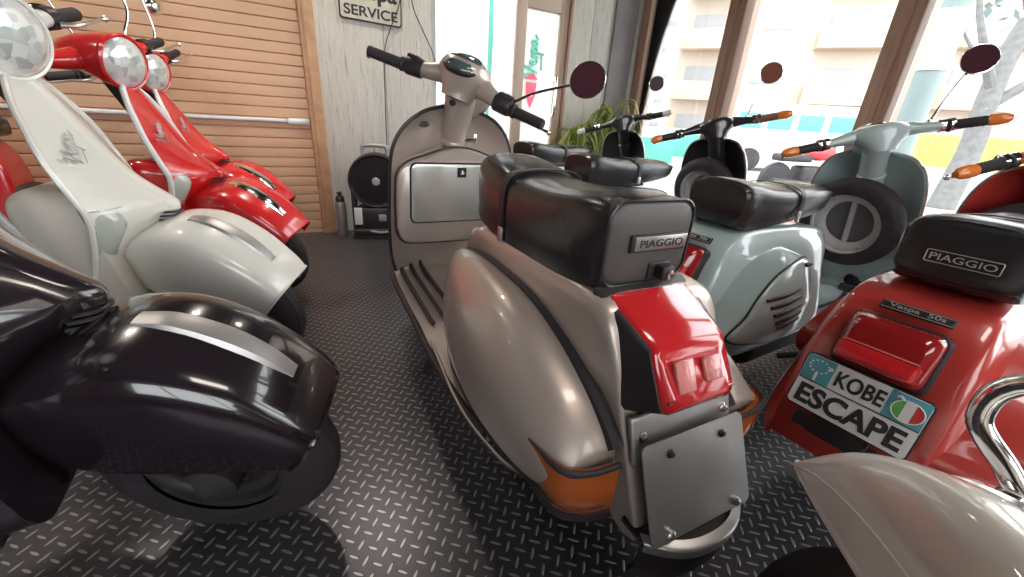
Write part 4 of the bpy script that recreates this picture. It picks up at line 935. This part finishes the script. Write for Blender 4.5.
for k in range(5):
    t = 2*pi*k/5; u = V((cos(t), 0, sin(t))); w = V((-sin(t), 0, cos(t))); c = V((0, 0, .385))
    mb.sheet([[c+u*q-w*.03*(q/.14)-V((0, .02, 0)), c+u*q+w*.045*(q/.14)+V((0, .012, 0))] for q in (.03, .07, .11, .143)], .004, n=2)
mb.build('fan_blades', M['plastic'], fan)
mb = MB(); mb.tube([(-.075, 0, .545), (-.078, 0, .58), (-.06, 0, .605), (.06, 0, .605), (.078, 0, .58), (.075, 0, .545)], .014, 12, 4); mb.build('handle', M['rimgrey'], fan)
mb = MB(); mb.box((0, .0, .135), (.27, .15, .15), .02); mb.box((0, 0, .045), (.32, .20, .05), .015)
for sd in (-1, 1): mb.box((sd*.15, 0, .2), (.03, .12, .32), .01)
mb.box((-.02, .0, .01), (.30, .19, .03), .006); bs = mb.build('base', M['plastic'], fan)
mb = MB(); mb.box((-.125, -.079, .155), (.05, .006, .115), .004); mb.build('white_panel', M['whitep'], bs)
mb = MB(); mb.box((.03, -.078, .145), (.05, .006, .045), .004); mb.build('control_panel', M['rimgrey'], bs)
mb = MB(); mb.tube([(-.05, -.105, .06), (.02, -.112, .052), (.1, -.108, .062)], .007, 8, 4); mb.build('base_trim', M['rimgrey'], bs)

can = thing('spray_can', on_floor(.098, -.12), 0, 'grey spray can with black top beside the fan', 'can')
mb = MB(); mb.lathe([(0, 0), (.036, 0), (.038, .006), (.038, .235), (.036, .245), (.028, .262), (.022, .268), (0, .268)], (0, 0, 0), (0, 0, 1), 28); mb.build('can_body', M['cap'], can)
mb = MB(); mb.lathe([(.030, .255), (.031, .285), (.024, .295), (.013, .300), (.013, .325), (.010, .33), (0, .33)], (0, 0, 0), (0, 0, 1), 24); mb.box((-.006, -.012, .322), (.012, .026, .014), .003); mb.build('can_cap', M['plastic'], can)

pt = thing('potted_plant', on_floor(2.15, -.27), 0, 'potted plant with long drooping yellow green leaves in the corner', 'plant')
mb = MB(); mb.lathe([(0, 0), (.11, 0), (.125, .02), (.15, .30), (.158, .31), (.158, .33), (.14, .33), (.135, .29), (0, .29)], (0, 0, 0), (0, 0, 1), 28); mb.build('planter', M['terracotta'], pt)
mb = MB(); pt.rotation_euler = (0, 0, pi/2-AZ); mb.tube([(0, 0, .28), (-.08, .01, .5), (-.20, .0, .80)], [.022, .018, .014], 10, 4); mb.tube([(.05, .02, .28), (.12, .05, .6), (.20, .02, 1.0)], [.02, .016, .012], 10, 4); mb.build('stem', M['bark'], pt)
mb = MB(); rnd = random.Random(3)
for k in range(150):
    big = k % 2
    ox, oy, oz = ((-.20, .0, .80) if not big else (.20, .02, 1.0)); oz -= rnd.random()*.25
    t = rnd.random()*2*pi; L_ = .22+.16*rnd.random(); lift = .02+.24*rnd.random(); c_, s_ = cos(t), sin(t); pts = []
    for q in range(7):
        u = q/6; rr = L_*u*(1-.12*u); zz = oz+lift*math.sin(u*pi*.62)*1.2-.34*u**2.4
        w = .013*math.sin(pi*min(1, .12+u*.86))+.001
        p = V((ox+c_*rr, max(-.3, min(.24, oy+s_*rr)), zz)); sdv = V((-s_, c_, 0))*w
        pts.append([p-sdv, p+V((0, 0, -.003)), p+sdv])
    mb.sheet(pts, .0012)
mb.build('foliage', M['leaf'], pt)

# ------------------------------------------------------------------ outdoors
m = MB(); m.box((2, 20, -.13), (140, 140, .06)); struct(m.build('ground', M['outground']))
def facade(name, centre, face_az, width, height, mat, label, bays, floors, fl_h, balcony_mat, wins=True, dash=False):
    """a block whose front looks along face_az (degrees from +y, clockwise)"""
    g = thing(name, centre, 0, label, 'building'); a = R(face_az); g.rotation_euler = (0, 0, -a+pi)
    # local: x along the front, -y outward
    m = MB(); m.box((0, 4, height/2), (width, 8, height), .05); m.box((0, 4, height+.2), (width+.4, 8.4, .4), .05); m.build('wall', mat, g)
    for f in range(floors):
        z = f*fl_h
        for x0, x1, kind in bays:
            if kind == 'balcony':
                m = MB(); xm, w = (x0+x1)/2, x1-x0
                m.box((xm, -.65, z+.06), (w, 1.3, .14), .01); m.box((xm, -1.27, z+.60), (w, .08, 1.0), .01)
                for sx in (x0+.05, x1-.05): m.box((sx, -.65, z+.60), (.08, 1.2, 1.0), .01)
                m.build('balcony', balcony_mat, g)
                m = MB(); m.box((xm-w*.12, -.02, z+1.15), (w*.5, .08, 1.9), .01); m.build('window', M['winout'], g)
            elif kind == 'window':
                m = MB(); m.box(((x0+x1)/2, -.02, z+1.6), (x1-x0, .06, .9 if not dash else .5), .01); m.build('window', M['winout'], g)
            elif kind == 'band':
                m = MB(); m.box(((x0+x1)/2, -.12, z+.1), (x1-x0, .3, .14), .01); m.build('ledge', balcony_mat, g)
    return g
facade('apartment_building', (18.5, 28.5, -.1), 205., 18, 21, M['bldB'], 'cream apartment block with orange tinted balconies across the street', [(-8.8, -5.2, 'balcony'), (-4.2, -2.6, 'window'), (-1.2, 2.6, 'balcony'), (3.6, 4.6, 'window'), (5.2, 8.8, 'balcony')], 7, 3., M['bldC'])
facade('apartment_building', (15., 62., -.1), 225., 26, 19.5, M['bldA'], 'white apartment block with small dark windows far behind the left windows', [(-9, -7.8, 'window'), (-6, -4.8, 'window'), (-3, -1.8, 'window'), (0, 1.2, 'window'), (3, 4.2, 'window'), (6, 7.2, 'window'), (8, 9.2, 'window')], 6, 2.9, M['bldA'], dash=True)
facade('apartment_building', (-4., 22., -.1), 175., 16, 12, M['bldA'], 'pale building behind the glazed opening and door', [(-7, -5, 'window'), (-3, -1, 'window'), (1, 3, 'window'), (5, 7, 'window')], 4, 3., M['bldA'])
# utility pole, tree
up = thing('utility_pole', (4.27, 5.0, -.1), 0, 'grey green utility pole rising outside the right-hand window', 'pole')
m = MB(); m.lathe([(.15, 0), (.14, 3), (.13, 7)], (0, 0, 0), (0, 0, 1), 20); m.build('pole', M['pole'], up)
m = MB(); m.lathe([(.155, 1.75), (.155, 2.3)], (0, 0, 0), (0, 0, 1), 20); m.build('pole_band', M['alu'], up)
tr = thing('street_tree', (7.7, 7.6, -.1), 0, 'bare branched grey street tree outside the far right window', 'tree')
m = MB(); m.tube([(0, 0, 0), (.05, 0, 1.0), (-.05, 0, 1.8), (.05, .1, 2.6), (.2, .1, 3.4), (.15, 0, 4.6)], [.2, .17, .15, .13, .10, .04], 14, 4); m.build('trunk', M['bark'], tr)
for pts, r0 in (([(0, 0, 1.7), (.5, -.2, 2.2), (1.1, -.4, 2.6), (1.7, -.4, 3.1)], .09), ([(-.03, 0, 1.9), (-.5, -.1, 2.4), (-.8, 0, 3.0), (-1.0, .1, 3.7)], .08), ([(.1, 0, 2.8), (.6, .1, 3.3), (.9, .1, 4.1)], .07), ([(.5, -.2, 2.2), (.8, -.3, 2.0), (1.4, -.5, 2.1)], .05), ([(.1, .1, 3.0), (-.3, .1, 3.6), (-.4, .2, 4.5)], .06), ([(1.1, -.4, 2.6), (1.3, -.5, 3.2), (1.3, -.6, 3.8)], .045), ([(-.5, -.1, 2.4), (-.9, -.2, 2.5), (-1.3, -.2, 2.9)], .04), ([(.2, .1, 3.4), (.7, 0, 3.9), (1.1, -.1, 4.7)], .05)):
    m = MB(); k = len(pts); m.tube(pts, [r0*(1-.8*i/(k-1)) for i in range(k)], 8, 5); m.build('branch', M['bark'], tr)
m = MB(); rnd = random.Random(5)
for k in range(260):
    t = rnd.random()*2*pi; rr = 1.5*math.sqrt(rnd.random()); p = V((.2+rr*cos(t), rr*sin(t)*.8, 2.9+1.9*rnd.random())); u = V((rnd.random()-.5, rnd.random()-.5, rnd.random()-.5)).normalized(); w = u.cross(V((.3, .2, 1))).normalized()
    s_ = .06+.05*rnd.random(); m.plate([p-u*s_, p+w*s_*.5, p+u*s_, p-w*s_*.5], u.cross(w), .003)
m.build('foliage', M['pole'], tr)
# yellow site panels, van, motorbike, green crates
for k in range(5):
    t = thing('site_barrier', (7.9+.75*k, 9.6-.52*k, -.1), -35, 'yellow site barrier panel standing outside beyond the pole', 'barrier', 'yellow barriers beyond the pole')
    m = MB(); m.box((0, 0, .95), (.82, .04, .62), .01); m.build('panel', M['yellow'], t)
    m = MB(); m.box((-.36, 0, .5), (.04, .04, 1.0)); m.box((.36, 0, .5), (.04, .04, 1.0)); m.box((0, .1, .03), (.8, .4, .05)); m.build('frame', M['alu'], t)
van = thing('van', (8.6, 13.6, -.1), -12, 'white van with green panels parked across the street', 'van')
m = MB(); m.loft([[(x, s*.95, z) for s, z in ((-1, .35), (-1, zt*.6), (-.92, zt), (.92, zt), (1, zt*.6), (1, .35))] for x, zt in ((-2.4, 1.75), (-2.3, 1.9), (.9, 1.9), (1.5, 1.75), (1.9, 1.05), (2.4, .95), (2.5, .6))]); m.build('body', M['vanw'], van)
for x in (-1.8, -1.0, -.2, .6):
    m = MB(); m.box((x, -.955, 1.42), (.62, .03, .42), .01); m.build('green_panel', M['tealout'], van)
for x in (-1.6, 1.6):
    for y in (-.9, .9):
        m = MB(); m.lathe([(0, -.1), (.2, -.1), (.33, -.08), (.33, .08), (.2, .1), (0, .1)], (x, y, .33), (0, 1, 0), 24); m.build('wheel', M['tyre'], van)
mo = thing('motorcycle', (5.0, 7.4, -.1), 12, 'dark motorcycle parked outside behind the pale scooter', 'motorcycle')
for x in (-.65, .65):
    m = MB(); m.lathe([(.20, -.05), (.30, -.04), (.31, 0), (.30, .04), (.20, .05), (.22, 0)], (x, 0, .31), (0, 1, 0), 30); wq = m.build('wheel', M['tyre'], mo)
    m = MB()
    for k in range(8): t = 2*pi*k/8; m.tube([(x, 0, .31), (x+.21*cos(t), 0, .31+.21*sin(t))], .012, 6)
    m.build('rim', M['chrome'], wq)
m = MB(); m.box((0, 0, .42), (.55, .3, .32), .06); m.box((-.42, 0, .70), (.62, .26, .12), .04); m.tube([(.65, .1, .31), (.45, .1, .95), (.40, .35, 1.0)], .02, 8); m.tube([(.65, -.1, .31), (.45, -.1, .95), (.40, -.35, 1.0)], .02, 8); m.tube([(-.1, -.2, .3), (-.9, -.22, .34)], .045, 10); m.build('engine_frame', M['under'], mo)
m = MB(); m.loft([ell((x, 0, .80), (0, 1, 0), (0, 0, 1), a, b, 16) for x, a, b in ((.35, .05, .05), (.28, .13, .11), (.05, .15, .13), (-.15, .08, .08))], n=3); m.build('tank', M['flagred'], mo)
for k, (x, y, z, c, w) in enumerate(((2.55, 8.6, .0, 'tealout', .9), (3.35, 8.9, .0, 'tealout', .8), (2.95, 9.6, .0, 'fabric', 1.2))):
    t = thing('street_sign', (x, y, -.1), -20, ('green panel standing outside by the left pane', 'green panel standing outside nearer the first window post', 'white panel standing outside behind the green ones')[k], 'sign')
    m = MB(); m.box((0, 0, .62+.1*k), (w, .03, .45), .01); m.build('panel', M[c], t)
    m = MB(); m.box((-w*.3, .03, .35), (.04, .04, .8)); m.box((w*.3, .03, .35), (.04, .04, .8)); m.box((0, .06, .02), (w*.8, .35, .04)); m.build('frame', M['alu'], t)
# banners outside the door
bn = thing('banner', RM @ V((2.22, 1.0, 0))-V((0, 0, .043)), 0, 'white banner with green script and red badge behind the door glass', 'banner'); bn.rotation_euler = (0, 0, pi/2-AZ)
m = MB(); m.sheet([[(-.27, .0, z), (0, -.015, z), (.27, 0, z)] for z in (.55, 1.2, 1.9, 2.35)], .004, n=3, m=3); cl = m.build('cloth', M['fabric'], bn)
m = MB(); m.tube([(-.28, .01, 0), (-.28, .01, 2.5)], .012, 8); m.box((-.28, .01, .02), (.35, .35, .04), .01); m.build('pole', M['alu'], bn)
Fb = frame((.0, -.020, 1.66), (.0, 0, 1), (-1, 0, 0)); script_text('script_lettering', M['tealout'], cl, Fb, .42, .012)
m = MB(); m.plate([(-.07, -.022, 1.40), (.07, -.022, 1.40), (.055, -.022, 1.26), (0, -.022, 1.13), (-.055, -.022, 1.26)], (0, -1, 0), .003); m.plate([(-.075+.15*k/8, -.022, 1.43) for k in range(9)]+[(.075-.15*k/8, -.022, 1.44+.05*math.sin(pi*k/8)) for k in range(9)], (0, -1, 0), .003); m.build('badge', M['pinkred'], cl)
b2 = thing('banner', RM @ V((1.86, 1.35, 0))-V((0, 0, .043)), 0, 'narrow green feather banner in the bright opening left of the door', 'banner'); b2.rotation_euler = (0, 0, pi/2-AZ)
m = MB(); m.sheet([[(.0, 0, z), (w, -.01, z)] for z, w in ((.7, .03), (1.2, .045), (1.7, .065), (2.2, .05), (2.4, .01))], .004, n=4); m.build('cloth', M['tealout'], b2)
m = MB(); m.tube([(0, .006, 0), (0, .006, 2.45)], .01, 8); m.box((0, .006, .02), (.3, .3, .04), .01); m.build('pole', M['alu'], b2)

# ------------------------------------------------------------------ scooters
big_scooter((.135, .91, 0), 117.9, -43, 'champagne silver scooter with blank plate in the centre, seen from behind')
small_scooter((.797, 1.387, 0), 32, 40, M['pale'], 'pale blue grey scooter with louvred side panel and spare wheel')
small_scooter((.451, 2.064, 0), 33.5, 40, M['darkp'], 'black scooter with spare wheel behind the pale blue grey one', mirror='mirrorbrown', gripm=M['brown'])
small_scooter((.18, 2.90, 0), 40, 40, M['farp'], 'dark scooter with pale bar end, furthest from the camera by the plant', bar_end='whitep', spare=False, mirror='mirrorgrey')
small_scooter((1.03, .893, 0), 33, 45, M['redsf'], 'dark red scooter with KOBE ESCAPE plate', plate=True, seat_badge=True, spare=True)
modern_scooter((-2.155, .695, 0), 26.6, -29, M['white'], 'cream white scooter with round headlight beside the black one', panel=M['beige'], rim=M['rimgrey'], crest='steel')
modern_scooter((-2.462, 1.36, 0), 24.5, -32, M['redlx'], 'bright red scooter right behind the cream white one', trim=M['whitep'], group=None)
modern_scooter((-2.80, 1.87, 0), 29.3, -37, M['redlx'], 'bright red scooter nearest the roller shutter', trim=M['whitep'])
modern_scooter((-1.72, -.04, 0), 31.5, -24, M['black'], 'glossy black scooter in the left foreground', rim=M['under'], crest='steel', lens='plastic')
big_scooter((0.915, -0.872, 0), 114, -41, 'white scooter with chrome crash bar in the right-hand corner, mudguard in front', paintm='white', crest=True, badge=False, mirror=False, crash_bar=[[(.95, -.25, .74), (1.15, -.235, .735), (1.287, -.222, .670), (1.310, -.222, .606), (1.272, -.222, .563), (1.237, -.222, .532), (1.12, -.23, .46), (.98, -.25, .38)]])

# ------------------------------------------------------------------ light
w = bpy.data.worlds.new('overcast_daylight'); SC.world = w; w.use_nodes = True
bg = w.node_tree.nodes['Background']; bg.inputs[0].default_value = (.97, .985, 1, 1); bg.inputs[1].default_value = 5.5
vs = SC.view_settings; vs.view_transform = 'Standard'; vs.look = 'None'; vs.gamma = 1; vs.exposure = .22; vs.use_curve_mapping = False
SC.cycles.max_bounces = 8; SC.cycles.transparent_max_bounces = 12
SC.cycles.sample_clamp_indirect = 6
SC.cycles.use_denoising = True
